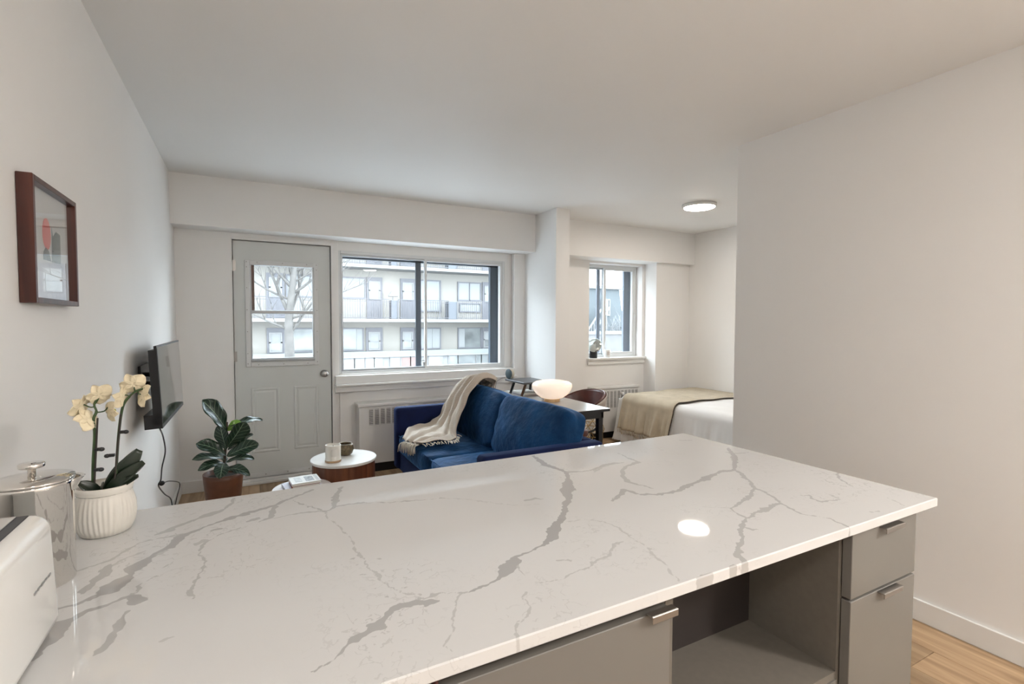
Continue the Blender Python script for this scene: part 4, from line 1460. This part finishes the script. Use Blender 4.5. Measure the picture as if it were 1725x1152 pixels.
for (yc, hy, s, rz) in ((2.835, 0.410, 5, 0.05), (3.655, 0.400, 6, -0.02)):
    bm = B()
    rbox(bm, (1.675, yc, 0.612), (0.085, hy, 0.215), 18, 7.0, (0.55, 0.0, 0.03), R=Rz(rz) @ RB, bump=0.006, seed=s)
    obj('back_cushion', bm, m_vel, t, True)
for xx in (SX0 + 0.07, SX1 - 0.07):
    for yy in (SY0 + 0.09, SY1 - 0.09):
        bm = B()
        lathe(bm, [(0, 0), (0.014, 0), (0.022, 0.13), (0, 0.13)], (xx, yy, 0), 14)
        obj('leg', bm, m_walnut, t, True)

# throw blanket on the sofa
m_throw = weave_mat('beige_stripe_throw', (0.42, 0.34, 0.27), (0.66, 0.58, 0.49), 60)
t = thing('throw_blanket', 'beige fringed throw draped over the far sofa cushion', 'blanket', (1.45, 3.8, 0.45))
SA = [(1.80, 3.94, 0.74), (1.75, 3.96, 0.83), (1.66, 3.98, 0.84), (1.58, 4.02, 0.74), (1.52, 4.05, 0.62), (1.47, 4.05, 0.52), (1.32, 4.02, 0.47), (1.20, 3.99, 0.464), (1.115, 3.87, 0.458), (1.062, 3.76, 0.42)]
SB = [(1.82, 3.66, 0.75), (1.77, 3.62, 0.87), (1.65, 3.60, 0.895), (1.525, 3.56, 0.80), (1.465, 3.54, 0.68), (1.415, 3.53, 0.57), (1.395, 3.50, 0.478), (1.33, 3.42, 0.472), (1.225, 3.46, 0.466), (1.085, 3.47, 0.458)]
PA, PB = smooth_path(SA, 5), smooth_path(SB, 5)
NS = len(PA) - 1
bm = B()
def thr(u, v):
    i = min(NS, int(round(u * NS)))
    a, b = PA[i], PB[i]
    p = a.lerp(b, v)
    tan = (PA[min(NS, i + 1)] + PB[min(NS, i + 1)] - PA[max(0, i - 1)] - PB[max(0, i - 1)])
    nn = tan.cross(b - a)
    nn = nn.normalized()
    if nn.z - nn.x < 0:
        nn = -nn
    fold = 0.021 * math.sin(v * 21 + 2.2 * math.sin(u * 3)) + 0.010 * math.sin(v * 37 - u * 6)
    flat = 0.55 if u > 0.62 else 1.0
    wr = 0.010 * math.sin(u * 46 + v * 5) * (1 if u > 0.6 else 0.3)
    return p + nn * (0.020 + (fold + wr) * flat)
grid(bm, thr, NS, 48)
o = obj('cloth', bm, m_throw, t, True)
solidify(o, 0.005, 1.0)
m_fringe = M('cream_fringe', (0.66, 0.60, 0.51), 0.9, var=0.15, scale=40)
bm = B()
rng = random.Random(3)
for k in range(64):
    if k < 34:
        v = k / 33.0
        p = PA[NS].lerp(PB[NS], v) + Vector((0.0, 0, 0.012))
        q = p + Vector((rng.uniform(-0.04, -0.015), rng.uniform(-0.02, 0.01), rng.uniform(-0.02, 0.0)))
        e = q + Vector((rng.uniform(-0.012, 0.0), rng.uniform(-0.02, 0.01), -0.05 - rng.uniform(0, 0.02)))
        if q.x > 1.07:
            q.x = 1.068
            e.x = 1.064
    else:
        i = int(NS * (0.66 + 0.33 * (k - 34) / 30.0))
        p = PB[i] + Vector((0, 0, 0.012))
        q = p + Vector((rng.uniform(-0.01, 0.01), rng.uniform(-0.035, -0.02), 0.0))
        e = q + Vector((rng.uniform(-0.015, 0.01), rng.uniform(-0.03, -0.015), -0.006))
        e.z = max(e.z, 0.455)
    tube(bm, smooth_path([p, q, e], 3), [0.0045, 0.004, 0.0035, 0.0035, 0.0032, 0.0032, 0.003], 5)
fr = obj('fringe', bm, m_fringe, t, True)
fr['kind'] = 'stuff'

# ------------------------------------------------------------------ desk and what is on it
DKX0, DKX1, DKY0, DKY1, DKZ = 1.915, 2.292, 2.815, 3.98, 0.74
t = thing('desk', 'black desk behind the sofa, its top greyed for reflections', 'desk', ((DKX0 + DKX1) / 2, (DKY0 + DKY1) / 2, 0))
m_deskt = M('desk_top_reflection_grey', (0.36, 0.35, 0.34), 0.22, var=0.05)  # black top painted grey to carry the reflected walls
obj('desk_top', bx(DKX0, DKX1, DKY0, DKY1, DKZ - 0.004, DKZ), m_deskt, t)
obj('edge_board', bx(DKX0, DKX1, DKY0, DKY1, DKZ - 0.020, DKZ - 0.004), m_black, t)
bm = B()
frx0, frx1, fry0, fry1 = DKX0 + 0.03, DKX1 - 0.035, DKY0 + 0.03, DKY1 - 0.03
box(bm, frx0, frx1, fry0, fry0 + 0.02, DKZ - 0.07, DKZ - 0.02)
box(bm, frx0, frx1, fry1 - 0.02, fry1, DKZ - 0.07, DKZ - 0.02)
box(bm, frx0, frx0 + 0.02, fry0, fry1, DKZ - 0.07, DKZ - 0.02)
box(bm, frx1 - 0.02, frx1, fry0, fry1, DKZ - 0.07, DKZ - 0.02)
obj('apron', bm, m_black, t)
for xx in (frx0, frx1 - 0.042):
    for yy in (fry0, fry1 - 0.042):
        bm = B()
        vs = box(bm, xx, xx + 0.042, yy, yy + 0.042, 0, DKZ - 0.02, 0.003, 1)
        for v in bm.verts:
            k = 1 - v.co.z / DKZ
            v.co.x += (0.006 if xx > 2.1 else -0.006) * 0 - (v.co.x - xx - 0.021) * 0.3 * k
            v.co.y -= (v.co.y - yy - 0.021) * 0.3 * k
        obj('leg', bm, m_black, t)
# lamp
LC = (2.10, 3.285, DKZ)
t = thing('table_lamp', 'lit mushroom-shaped table lamp on the desk', 'lamp', LC)
m_lampwood = wood_mat('pale_lamp_wood', (0.55, 0.36, 0.18), (0.72, 0.52, 0.30), 0.5, 'z', 1.0)
bm = B()
lathe(bm, [(0, 0), (0.062, 0), (0.064, 0.004), (0.056, 0.030), (0.054, 0.040), (0, 0.040)], LC, 40)
obj('base', bm, m_lampwood, t, True)
m_shade = M('glowing_opal_glass', (0.85, 0.80, 0.74), 0.25, var=0.01, emit=(1.0, 0.76, 0.58), estr=0.62)
bm = B()
lathe(bm, [(0, 0.022), (0.052, 0.020), (0.086, 0.030), (0.120, 0.054), (0.146, 0.088), (0.157, 0.118), (0.152, 0.138), (0.130, 0.152), (0.09, 0.161), (0.04, 0.165), (0, 0.166)], LC, 56)
obj('shade', bm, m_shade, t, True)
# riser
t = thing('laptop_riser', 'small dark riser with splayed legs at the far end of the desk', 'riser', (2.12, 3.70, DKZ))
m_riser = M('charcoal_board', (0.05, 0.055, 0.065), 0.35, var=0.1)
RZ = 0.862
bm = B()
box(bm, 1.985, 2.245, 3.53, 3.865, RZ - 0.016, RZ, 0.005, 3)
obj('board', bm, m_riser, t)
m_rleg = wood_mat('dark_oak_leg', (0.04, 0.022, 0.014), (0.16, 0.09, 0.05), 0.4, 'z', 1.0)
for (xa, ya, xb, yb, mt) in ((2.03, 3.575, 2.005, 3.60, m_rleg), (2.025, 3.76, 2.00, 3.79, m_black), (2.20, 3.575, 2.205, 3.60, m_rleg), (2.20, 3.78, 2.205, 3.81, m_black)):
    bm = B()
    tube(bm, [(xb, yb, DKZ + 0.004), (xa, ya, RZ - 0.015)], 0.013, 4)
    obj('leg', bm, mt, t)
# clock on the riser
CKC = (2.02, 3.845, RZ + 0.043)
t = thing('alarm_clock', 'small round alarm clock standing on the dark riser', 'clock', (CKC[0], CKC[1], RZ))
RK2 = Rz(math.radians(-168)) @ Ry(math.pi / 2)
bm = B()
lathe(bm, [(0, -0.028), (0.034, -0.028), (0.042, -0.018), (0.042, 0.006), (0, 0.006)], CKC, 36, R=RK2)
obj('case', bm, M('cream_case', (0.62, 0.57, 0.48), 0.5), t, True)
bm = B()
lathe(bm, [(0, 0.006), (0.0425, 0.006), (0.0425, 0.012), (0.039, 0.014), (0, 0.012)], CKC, 36, R=RK2)
obj('face', bm, M('teal_grey_face', (0.07, 0.11, 0.13), 0.35, var=0.1), t, True)
bm = B()
tube(bm, smooth_path([(1.992, 3.872, RZ + 0.008), (1.955, 3.878, RZ + 0.002), (1.912, 3.885, RZ - 0.03), (1.904, 3.888, 0.74), (1.904, 3.89, 0.50), (1.904, 3.90, 0.20)], 4), 0.0018, 6)
solo('clock_cable', bm, m_black, 'thin dark cable hanging down from the alarm clock', 'cable')
# laptop under the riser
t = thing('notebook', 'pale closed notebook lying on the desk under the riser', 'notebook', (2.12, 3.71, DKZ))
obj('cover', bx(2.03, 2.19, 3.60, 3.83, DKZ, DKZ + 0.012, 0.003), M('grey_mauve_cover', (0.45, 0.42, 0.43), 0.5), t)
obj('pages', bx(2.032, 2.188, 3.603, 3.828, DKZ + 0.012, DKZ + 0.022, 0.001, 1), m_paper, t)
# desk chair
KX, KY = 2.50, 3.46
t = thing('desk_chair', 'dark brown leather tub chair pushed up to the desk', 'chair', (KX, KY, 0))
m_leather = M('brown_leather', (0.085, 0.020, 0.014), 0.35, var=0.2, scale=15, bump=0.1, bscale=200)
m_shell = M('greige_shell', (0.42, 0.36, 0.32), 0.5)
def chair_fn(r, z0, z1):
    def fn(u, v):
        a = (u - 0.5) * 2 * math.radians(98)
        zt = z1 - 0.10 * abs((u - 0.5) * 2) ** 2.2
        z = z0 + (zt - z0) * v
        rr = r + 0.03 * v
        return Vector((KX - 0.02 + rr * math.cos(a) * 0.95, KY + rr * math.sin(a), z))
    return fn
bm = B()
grid(bm, chair_fn(0.205, 0.60, 0.772), 28, 8)
o = obj('backrest', bm, m_leather, t, True)
solidify(o, 0.02, -1.0)
bm = B()
grid(bm, chair_fn(0.218, 0.60, 0.768), 28, 6)
o = obj('shell', bm, m_shell, t, True)
solidify(o, 0.008, -1.0)
bm = B()
rbox(bm, (KX - 0.20, KY, 0.445), (0.19, 0.195, 0.035), 10, 4.0, (0, 0, 0.2))
obj('seat', bm, m_leather, t, True)
for sx in (-1, 1):
    for sy in (-1, 1):
        bm = B()
        tube(bm, [(KX - 0.20 + sx * 0.17, KY + sy * 0.19, 0.0), (KX - 0.20 + sx * 0.12, KY + sy * 0.13, 0.42)], [0.010, 0.016], 10)
        obj('leg', bm, m_black, t, True)
for sy in (-1, 1):
    bm = B()
    tube(bm, smooth_path([(KX - 0.04, KY + sy * 0.10, 0.43), (KX + 0.10, KY + sy * 0.10, 0.47), (KX + 0.175, KY + sy * 0.09, 0.66)], 5), 0.010, 8)
    obj('back_strut', bm, m_black, t, True)
# wire basket
WC = (3.17, 4.22)
t = thing('wire_basket', 'gold wire basket on the floor beyond the desk', 'basket', (WC[0], WC[1], 0))
m_gold = M('brass_wire', (0.42, 0.30, 0.13), 0.35, metal=1.0)
bm = B()
rng = random.Random(11)
rings = [(0.10, 0.004), (0.135, 0.12), (0.15, 0.24), (0.13, 0.34)]
for r, z in rings:
    tube(bm, [(WC[0] + r * math.cos(a * math.pi / 16), WC[1] + r * math.sin(a * math.pi / 16), z) for a in range(33)], 0.004, 6, cap=False)
for (r0, z0), (r1, z1) in zip(rings[:-1], rings[1:]):
    for k in range(12):
        a0 = k * math.pi / 6 + rng.uniform(-0.1, 0.1)
        a1 = a0 + (math.pi / 6) * (0.9 if k % 2 else -0.9)
        tube(bm, [(WC[0] + r0 * math.cos(a0), WC[1] + r0 * math.sin(a0), z0), (WC[0] + r1 * math.cos(a1), WC[1] + r1 * math.sin(a1), z1)], 0.0035, 6)
obj('wires', bm, m_gold, t, True)
bm = B()
lathe(bm, [(0, 0.0), (0.10, 0.0), (0.10, 0.004), (0, 0.004)], (WC[0], WC[1], 0), 24)
obj('base_plate', bm, m_gold, t)

# ------------------------------------------------------------------ bed
EX0, EX1, EY0, EY1, EZ = 3.735, XB - 0.012, 2.40, 4.44, 0.540
t = thing('bed', 'bed made up with a white duvet along the right wall', 'bed', ((EX0 + EX1) / 2, (EY0 + EY1) / 2, 0))
m_duvet = M('white_duvet', (0.86, 0.87, 0.88), 0.85, spec=0.2, var=0.02, bump=0.1, bscale=30, sheen=0.2)
obj('bed_base', bx(EX0 + 0.05, EX1 - 0.01, EY0 + 0.03, EY1 - 0.06, 0.05, 0.27, 0.01), M('grey_bed_base', (0.35, 0.33, 0.31), 0.8), t)
bm = B()
box(bm, EX0 + 0.04, EX1 - 0.005, EY0 + 0.02, EY1 - 0.05, 0.27, 0.49, 0.04, 4)
obj('mattress', bm, M('mattress_cloth', (0.7, 0.69, 0.66), 0.9), t, True)


def bed_prof(a, off, zlow):
    """arc length a in 0..1 from the wall side over the top and down the left side"""
    rr = 0.085
    L1 = EX1 - (EX0 + rr)
    L2 = rr * math.pi / 2
    L3 = (EZ - rr) - zlow
    s = a * (L1 + L2 + L3)
    if s < L1:
        return EX1 - s, EZ + off, 0.0, (0, 1)
    if s < L1 + L2:
        th = (s - L1) / rr
        return EX0 + rr - (rr + off) * math.sin(th), EZ - rr + (rr + off) * math.cos(th), 0.0, (-math.sin(th), math.cos(th))
    dn = s - L1 - L2
    return EX0 - off, EZ - rr - dn, dn / max(L3, 1e-6), (-1, 0)


def drape(y0, y1, off, zlow, fold, seed, flare=0.04):
    def fn(u, v):
        y = y0 + (y1 - y0) * v
        x, z, dn, nn = bed_prof(u, off, zlow)
        f = (math.sin(y * 31 + seed) + 0.6 * math.sin(y * 57 + 2 * seed) + 0.35 * math.sin(y * 101)) * 0.5
        x += -fold * dn * (f + 0.9) - flare * dn
        tp = 0.006 * math.sin(x * 6 + seed) * math.sin(y * 5 + 1.3) + 0.003 * math.sin(x * 17 + y * 9)
        if nn[1] > 0.5:
            z += tp * min(1.0, (EX1 - x) * 6 + 0.2)
        # foot end rounding
        k = max(0.0, (y - (EY1 - 0.08)) / 0.08)
        if k > 0:
            z = z - 0.05 * k * k * (1 if nn[1] > 0.5 else 0)
        return Vector((x, y, max(z, 0.012)))
    return fn


bm = B()
grid(bm, drape(EY0, EY1, 0.0, 0.03, 0.026, 1.0), 70, 150)
# foot end panel
gv = drape(EY0, EY1, 0.0, 0.03, 0.026, 1.0)
def foot(u, v):
    p = gv(u * 0.999, 1.0)
    zb_ = 0.03
    return Vector((p.x, p.y + 0.03 * math.sin(v * 1.57), p.z + (zb_ - p.z) * v if p.z > zb_ else p.z))
grid(bm, foot, 70, 8)
o = obj('duvet', bm, m_duvet, t, True)
solidify(o, 0.012, -1.0)

t = thing('bed_throw', 'beige woven throw with a fringe spread across the foot of the bed', 'blanket', (4.2, 4.0, EZ))
m_bedthrow = weave_mat('beige_woven_wool', (0.32, 0.265, 0.185), (0.70, 0.61, 0.47), 75)
bm = B()
fnT = drape(3.60, 4.36, 0.012, 0.175, 0.034, 2.2)
grid(bm, fnT, 64, 80)
o = obj('cloth', bm, m_bedthrow, t, True)
solidify(o, 0.006, 1.0)
bm = B()
tube(bm, [fnT(k / 60.0, 0.0) + Vector((-0.002, -0.003, 0.004)) for k in range(2, 61)], 0.0055, 6)
obj('edge_binding', bm, M('dark_brown_binding', (0.05, 0.035, 0.025), 0.9), t, True)
bm = B()
rng = random.Random(5)
for k in range(60):
    p = fnT(1.0, (k + 0.5) / 60)
    tube(bm, [p, p + Vector((rng.uniform(-0.006, 0.004), rng.uniform(-0.006, 0.006), -0.045))], [0.005, 0.0035], 5)
fr = obj('fringe', bm, m_fringe, t, True)
fr['kind'] = 'stuff'

# ------------------------------------------------------------------ on the bedroom sill
MC = (3.60, 4.735, BZ0 + 0.002)
t = thing('vanity_mirror', 'tilted round mirror on a black stand on the bedroom sill', 'mirror', MC)
bm = B()
lathe(bm, [(0, 0), (0.045, 0), (0.045, 0.10), (0.04, 0.135), (0, 0.135)], MC, 28)
for v in bm.verts:
    if v.co.z > MC[2] + 0.09:
        v.co.z -= (v.co.x - MC[0]) * 0.9
obj('stand', bm, m_black, t, True)
bm = B()
RM = Ry(math.radians(38)) @ Rx(math.radians(52))
lathe(bm, [(0, 0), (0.082, 0), (0.084, 0.003), (0.082, 0.006), (0, 0.006)], (MC[0] - 0.018, MC[1] - 0.044, MC[2] + 0.150), 48, R=Vector((-0.72, -0.62, 0.38)).to_track_quat('Z', 'Y').to_matrix())
obj('mirror_disc', bm, M('mirror_glass', (0.62, 0.66, 0.64), 0.06, metal=1.0, var=0.01), t, True)
JC = (3.80, 4.735, BZ0 + 0.002)
t = thing('candle_jar', 'small white candle jar beside the mirror on the bedroom sill', 'candle', JC)
bm = B()
lathe(bm, [(0, 0), (0.036, 0), (0.038, 0.003), (0.038, 0.09), (0.036, 0.091), (0.035, 0.08), (0, 0.078)], JC, 32)
obj('jar', bm, M('white_jar', (0.82, 0.81, 0.79), 0.3), t, True)
bm = B()
def lab2(u, v):
    a = -2.3 + u * 0.9
    return Vector((JC[0] + 0.0386 * math.cos(a), JC[1] + 0.0386 * math.sin(a), JC[2] + 0.025 + v * 0.045))
grid(bm, lab2, 8, 2)
obj('paper_label', bm, M('beige_label', (0.62, 0.57, 0.53), 0.7), t)

# ------------------------------------------------------------------ outside
ZG = -4.0
gr = bx(-60, 90, 5.2, 120, ZG - 0.3, ZG)
g = obj('ground', gr, M('snowy_street', (0.216, 0.223, 0.230), 0.9, var=0.1, scale=0.4))
g['kind'] = 'structure'
m_fac = M('cream_stucco', (0.172, 0.162, 0.146), 0.9, var=0.06, scale=0.6)
m_slab = M('pale_concrete', (0.150, 0.150, 0.147), 0.9, var=0.05, scale=0.8)
m_efr = M('mauve_grey_frame', (0.083, 0.083, 0.092), 0.7, var=0.06)
m_ewh = M('white_sash', (0.141, 0.141, 0.141), 0.6)
m_curt = M('white_curtain', (0.166, 0.171, 0.171), 0.8, var=0.08, scale=5, stretch=(14, 1, 0.2))
m_epane = M('grey_window_pane', (0.108, 0.114, 0.114), 0.12, var=0.35, scale=1.2)
m_rail = M('railing_paint', (0.054, 0.054, 0.061), 0.6)
m_red = M('pale_red_panel', (0.142, 0.092, 0.084), 0.7)
m_pale = M('pale_green_fascia', (0.109, 0.117, 0.114), 0.7, var=0.06, scale=0.7)
YF2, YS = 28.0, 26.6
bld = thing('apartment_building', 'cream apartment building with balconies seen through the window', 'building', (6, 30, ZG))
obj('facade_wall', bx(-48, 16, YF2, YF2 + 6, ZG, 11.0), m_fac, bld)  # unseen left end and upper storeys added to block sky light from the column
for zt in (-0.02 - 1.30, 1.50, 4.33, 7.16, 9.99):
    obj('balcony_slab', bx(-48, 16, YS, YF2, zt - 0.16, zt), m_slab, bld)


def ewindow(x0, x1, z0, z1, pane, split=None, name='window'):
    bm = B()
    frame4(bm, x0, x1, z0, z1, 0.07, YF2 - 0.09, YF2 + 0.02)
    if split:
        box(bm, split - 0.025, split + 0.025, YF2 - 0.09, YF2, z0, z1)
    o = obj(name, bm, m_efr, bld)
    obj('pane', bx(x0 + 0.07, x1 - 0.07, YF2 - 0.03, YF2 - 0.005, z0 + 0.07, z1 - 0.07), pane, o)
    return o


def edoor(x0, x1, z0, z1, gx0, gx1, gz0, gz1, dark=True):
    o = obj('balcony_door', bx(x0, x1, YF2 - 0.08, YF2, z0, z1), m_efr, bld)
    bm = B()
    frame4(bm, gx0, gx1, gz0, gz1, 0.075, YF2 - 0.13, YF2 - 0.08)
    box(bm, gx0, gx1, YF2 - 0.13, YF2 - 0.08, (gz0 + gz1) / 2 - 0.03, (gz0 + gz1) / 2 + 0.03)
    obj('sash', bm, m_ewh, o)
    obj('pane', bx(gx0 + 0.06, gx1 - 0.06, YF2 - 0.10, YF2 - 0.082, gz0 + 0.06, (gz0 + gz1) / 2 - 0.03), m_epane, o)
    obj('pane', bx(gx0 + 0.06, gx1 - 0.06, YF2 - 0.10, YF2 - 0.082, (gz0 + gz1) / 2 + 0.03, gz1 - 0.06), m_curt, o)


for k in (0, 1):
    dz = 2.83 * k
    for (x0, x1, za, zb, sp_) in ((-3.9, -2.3, 2.6, 3.76, None), (1.82, 3.75, 2.6, 3.76, None), (3.95, 5.82, 2.6, 3.76, None), (8.63, 10.13, 1.93, 3.78, None), (11.17, 12.72, 2.62, 3.75, 11.95), (14.2, 15.6, 2.6, 3.75, None)):
        ewindow(x0, x1, za + dz, zb + dz, m_curt, sp_)
    ewindow(11.28, 12.70, 1.93 + dz, 2.50 + dz, m_curt)
    for (x0, x1, gx0, gx1) in ((-2.2, -1.35, -2.08, -1.48), (0.93, 1.77, 1.05, 1.65), (5.85, 6.71, 5.96, 6.58), (7.72, 8.60, 7.83, 8.47), (12.79, 13.72, 12.91, 13.50)):
        edoor(x0, x1, 1.50 + dz, 3.79 + dz, gx0, gx1, 2.56 + dz, 3.57 + dz)
for (x0, x1, pn) in ((-3.9, -2.3, m_epane), (1.95, 3.6, m_epane), (3.95, 5.68, m_epane), (8.58, 10.12, m_curt), (11.18, 12.74, m_epane), (14.2, 15.6, m_epane)):
    ewindow(x0, x1, -0.25, 1.02, pn)
for (x0, x1) in ((5.30, 5.62), (9.6, 10.05), (11.26, 11.62), (3.1, 3.5)):
    obj('curtain', bx(x0, x1, YF2 - 0.06, YF2 - 0.031, -0.17, 0.94), m_curt, bld)
for (x0, x1, gx0, gx1) in ((-2.2, -1.35, -2.08, -1.48), (0.92, 1.75, 1.02, 1.62), (5.80, 6.70, 5.92, 6.56), (7.71, 8.53, 7.81, 8.42), (12.77, 13.66, 12.85, 13.50)):
    edoor(x0, x1, -1.30, 1.03, gx0, gx1, -0.22, 0.79)


def railing(x0, x1, zb):
    bm = B()
    box(bm, x0, x1, YS + 0.06, YS + 0.10, zb + 1.02, zb + 1.06)
    box(bm, x0, x1, YS + 0.06, YS + 0.10, zb + 0.90, zb + 0.925)
    box(bm, x0, x1, YS + 0.06, YS + 0.10, zb + 0.06, zb + 0.09)
    n = int((x1 - x0) / 0.125)
    for i in range(n + 1):
        xx = x0 + (x1 - x0) * i / n
        w_ = 0.022 if i % 9 == 0 else 0.008
        box(bm, xx - w_, xx + w_, YS + 0.07, YS + 0.09, zb, zb + 1.03)
    obj('railing', bm, m_rail, bld)


for zb in (1.50, 4.33):
    for (a, b) in ((-8, -1.0), (-1.0, 3.0), (3.0, 6.88), (7.26, 10.12), (10.69, 15.9)):
        railing(a, b, zb)
    for (a, b) in ((6.90, 7.24), (10.14, 10.67), (-0.75, -0.3)):
        obj('balcony_cabinet', bx(a, b, YS + 0.15, YS + 0.7, zb, zb + 1.0, 0.02), M('blue_grey_cabinet', (0.061, 0.066, 0.076), 0.7), bld)
# lower fascia and the shop-like ground floor under it
obj('fascia', bx(-8, 16, YS - 0.12, YS, -0.47, -0.20), m_pale, bld)
obj('fascia_soffit', bx(-8, 16, YS - 0.12, YF2, -0.52, -0.47), m_slab, bld)
gl = [(-2.0, -1.2), (0.6, 1.4), (1.6, 2.6), (3.4, 4.4), (4.66, 5.14), (5.22, 5.66), (5.82, 6.22), (6.26, 6.66), (7.18, 7.64), (7.78, 8.26), (8.33, 8.86), (9.43, 10.18), (10.66, 11.16), (11.24, 12.30), (12.40, 12.70), (12.77, 13.14), (13.24, 13.52), (13.8, 14.6)]
for i, (a, b) in enumerate(gl):
    sc = (YS) / YF2
    o = obj('lower_window', bx(a * sc - 0.06, b * sc + 0.06, YS - 0.03, YS + 0.05, -1.22, -0.52), m_ewh, bld)
    obj('pane', bx(a * sc, b * sc, YS - 0.05, YS - 0.03, -1.05, -0.58), m_red if i in (9, 10) else m_epane, o)
obj('lower_wall', bx(-8, 16, YS + 0.05, YF2, ZG, -0.52), m_ewh, bld)
# white lamp on the balcony
bl = thing('balcony_heater', 'white mushroom-topped heater standing on the far balcony', 'heater', (7.10, 27.2, 1.50))
bm = B()
tube(bm, [(7.10, 27.2, 1.50), (7.10, 27.2, 2.75)], 0.035, 8)
obj('post', bm, m_ewh, bl)
bm = B()
lathe(bm, [(0, 1.52), (0.13, 1.48), (0.25, 1.26), (0.26, 1.22), (0, 1.22)], (7.10, 27.2, 1.50), 20)
obj('cap', bm, m_ewh, bl, True)

# bare tree
m_bark = M('pale_bark', (0.062, 0.058, 0.054), 0.9, var=0.2, scale=6)
tr = thing('bare_tree', 'bare winter tree standing outside the balcony door', 'tree', (1.06, 15.0, ZG))
rng = random.Random(21)
bm = B()
trunk = smooth_path([(1.10, 15, ZG), (1.06, 15, -1.0), (1.05, 15, 0.6), (1.05, 15, 1.4), (1.12, 15, 2.1), (1.22, 15.05, 2.9), (1.28, 15.1, 3.8)], 5)
tube(bm, trunk, [0.16 - 0.10 * i / (len(trunk) - 1) for i in range(len(trunk))], 10)
obj('trunk', bm, m_bark, tr, True)


def branch(bm, p, d, L, r, depth):
    pts = [p]
    q = p.copy()
    dd = d.normalized()
    n = 4
    for i in range(n):
        dd = (dd + Vector((rng.uniform(-.16, .16), rng.uniform(-.16, .16), rng.uniform(-.06, .14)))).normalized()
        q = q + dd * (L / n)
        pts.append(q.copy())
    tube(bm, pts, [r * (1 - 0.14 * i) for i in range(n + 1)], 5)
    if depth > 0:
        for i in range(1, n + 1):
            for _ in range(1 if depth > 1 else rng.choice((1, 1, 2))):
                ax = Vector((rng.uniform(-1, 1), rng.uniform(-1, 1), rng.uniform(-0.1, 0.8))).normalized()
                nd = (dd * 0.8 + ax * 0.75)
                branch(bm, pts[i], nd, L * rng.uniform(0.45, 0.65), r * 0.5, depth - 1)


for (z, dx, dy, dz, L, r) in ((0.9, 0.8, -0.2, 0.9, 1.5, 0.045), (1.1, -0.9, 0.2, 0.35, 1.3, 0.035), (1.5, -0.5, -0.2, 0.9, 1.6, 0.055), (1.55, 0.5, 0.3, 1.0, 1.7, 0.055), (1.9, -1.0, 0.1, 0.3, 1.3, 0.035), (2.1, 0.9, 0.2, 0.6, 1.6, 0.045), (2.3, -0.8, -0.3, 0.8, 1.4, 0.04), (2.7, 0.9, -0.3, 0.5, 1.5, 0.04), (1.4, 1.0, -0.3, 0.45, 1.5, 0.03), (2.9, -0.6, 0.3, 0.8, 1.2, 0.035), (3.2, 0.6, 0.2, 0.8, 1.2, 0.03), (2.4, 1.0, 0.0, 0.5, 1.6, 0.028)):
    k = min(range(len(trunk)), key=lambda i: abs(trunk[i].z - z))
    bm = B()
    branch(bm, trunk[k].copy(), Vector((dx, dy, dz)), L, r, 2)
    obj('branch', bm, m_bark, tr, True)

# house beyond the bedroom window
m_sid = M('blue_grey_siding', (0.051, 0.060, 0.065), 0.8, var=0.08, scale=1.0)
hs = thing('neighbour_house', 'pale blue-grey house with a flat roof beyond the bedroom window', 'house', (18.6, 26, ZG))
bm = B()
prism(bm, [(16.3, ZG), (20.55, ZG), (20.50, 1.4), (20.15, 3.35), (16.3, 3.35)], 'y', 24.0, 30.0)
obj('wall', bm, m_sid, hs)
obj('roof_edge', bx(16.2, 20.5, 23.8, 30.2, 3.35, 3.52), m_slab, hs)
bm = B()
frame4(bm, 18.75, 19.4, 1.75, 2.75, 0.07, 23.9, 24.0)
w_ = obj('window', bm, m_ewh, hs)
obj('pane', bx(18.82, 19.33, 23.95, 23.99, 1.82, 2.68), m_epane, w_)
bm = B()
for (a, b) in (((17.4, 0.9), (18.75, 2.65)), ((17.6, 0.5), (18.95, 2.25))):
    tube(bm, [(a[0], 23.4, a[1]), (b[0], 23.4, b[1])], 0.06, 6)
for i in range(8):
    xx = 17.45 + i * 0.18
    tube(bm, [(xx, 23.4, 0.9 + (xx - 17.4) * 1.3), (xx, 23.4, -1.2)], 0.035, 6)
obj('stair_rail', bm, m_ewh, hs)
fe = thing('garden_wall', 'low pale garden wall in front of the blue-grey house', 'wall', (19.5, 20.3, ZG))
obj('wall_body', bx(13.0, 22.0, 20.2, 20.5, ZG, 0.75), M('pale_brick', (0.091, 0.088, 0.088), 0.9, var=0.1, scale=3), fe)
obj('coping', bx(12.95, 22.05, 20.12, 20.58, 0.75, 0.90), m_slab, fe)
sh = thing('frosted_shrub', 'pale frosted shrub rising over the garden wall', 'shrub', (18.8, 22.0, ZG))
bm = B()
rng = random.Random(4)
tube(bm, [(18.4, 22, ZG), (18.4, 22, 0.4)], 0.08, 6)
obj('stem', bm, m_bark, sh)
bm = B()
for k in range(16):
    branch(bm, Vector((18.4 + rng.uniform(-0.9, 0.9), 22 + rng.uniform(-.3, .3), 0.2)), Vector((rng.uniform(-0.9, 0.9), rng.uniform(-.2, .2), 1.0)), rng.uniform(0.8, 1.5), 0.03, 1)
obj('twigs', bm, M('frosted_twigs', (0.123, 0.125, 0.128), 0.9), sh, True)
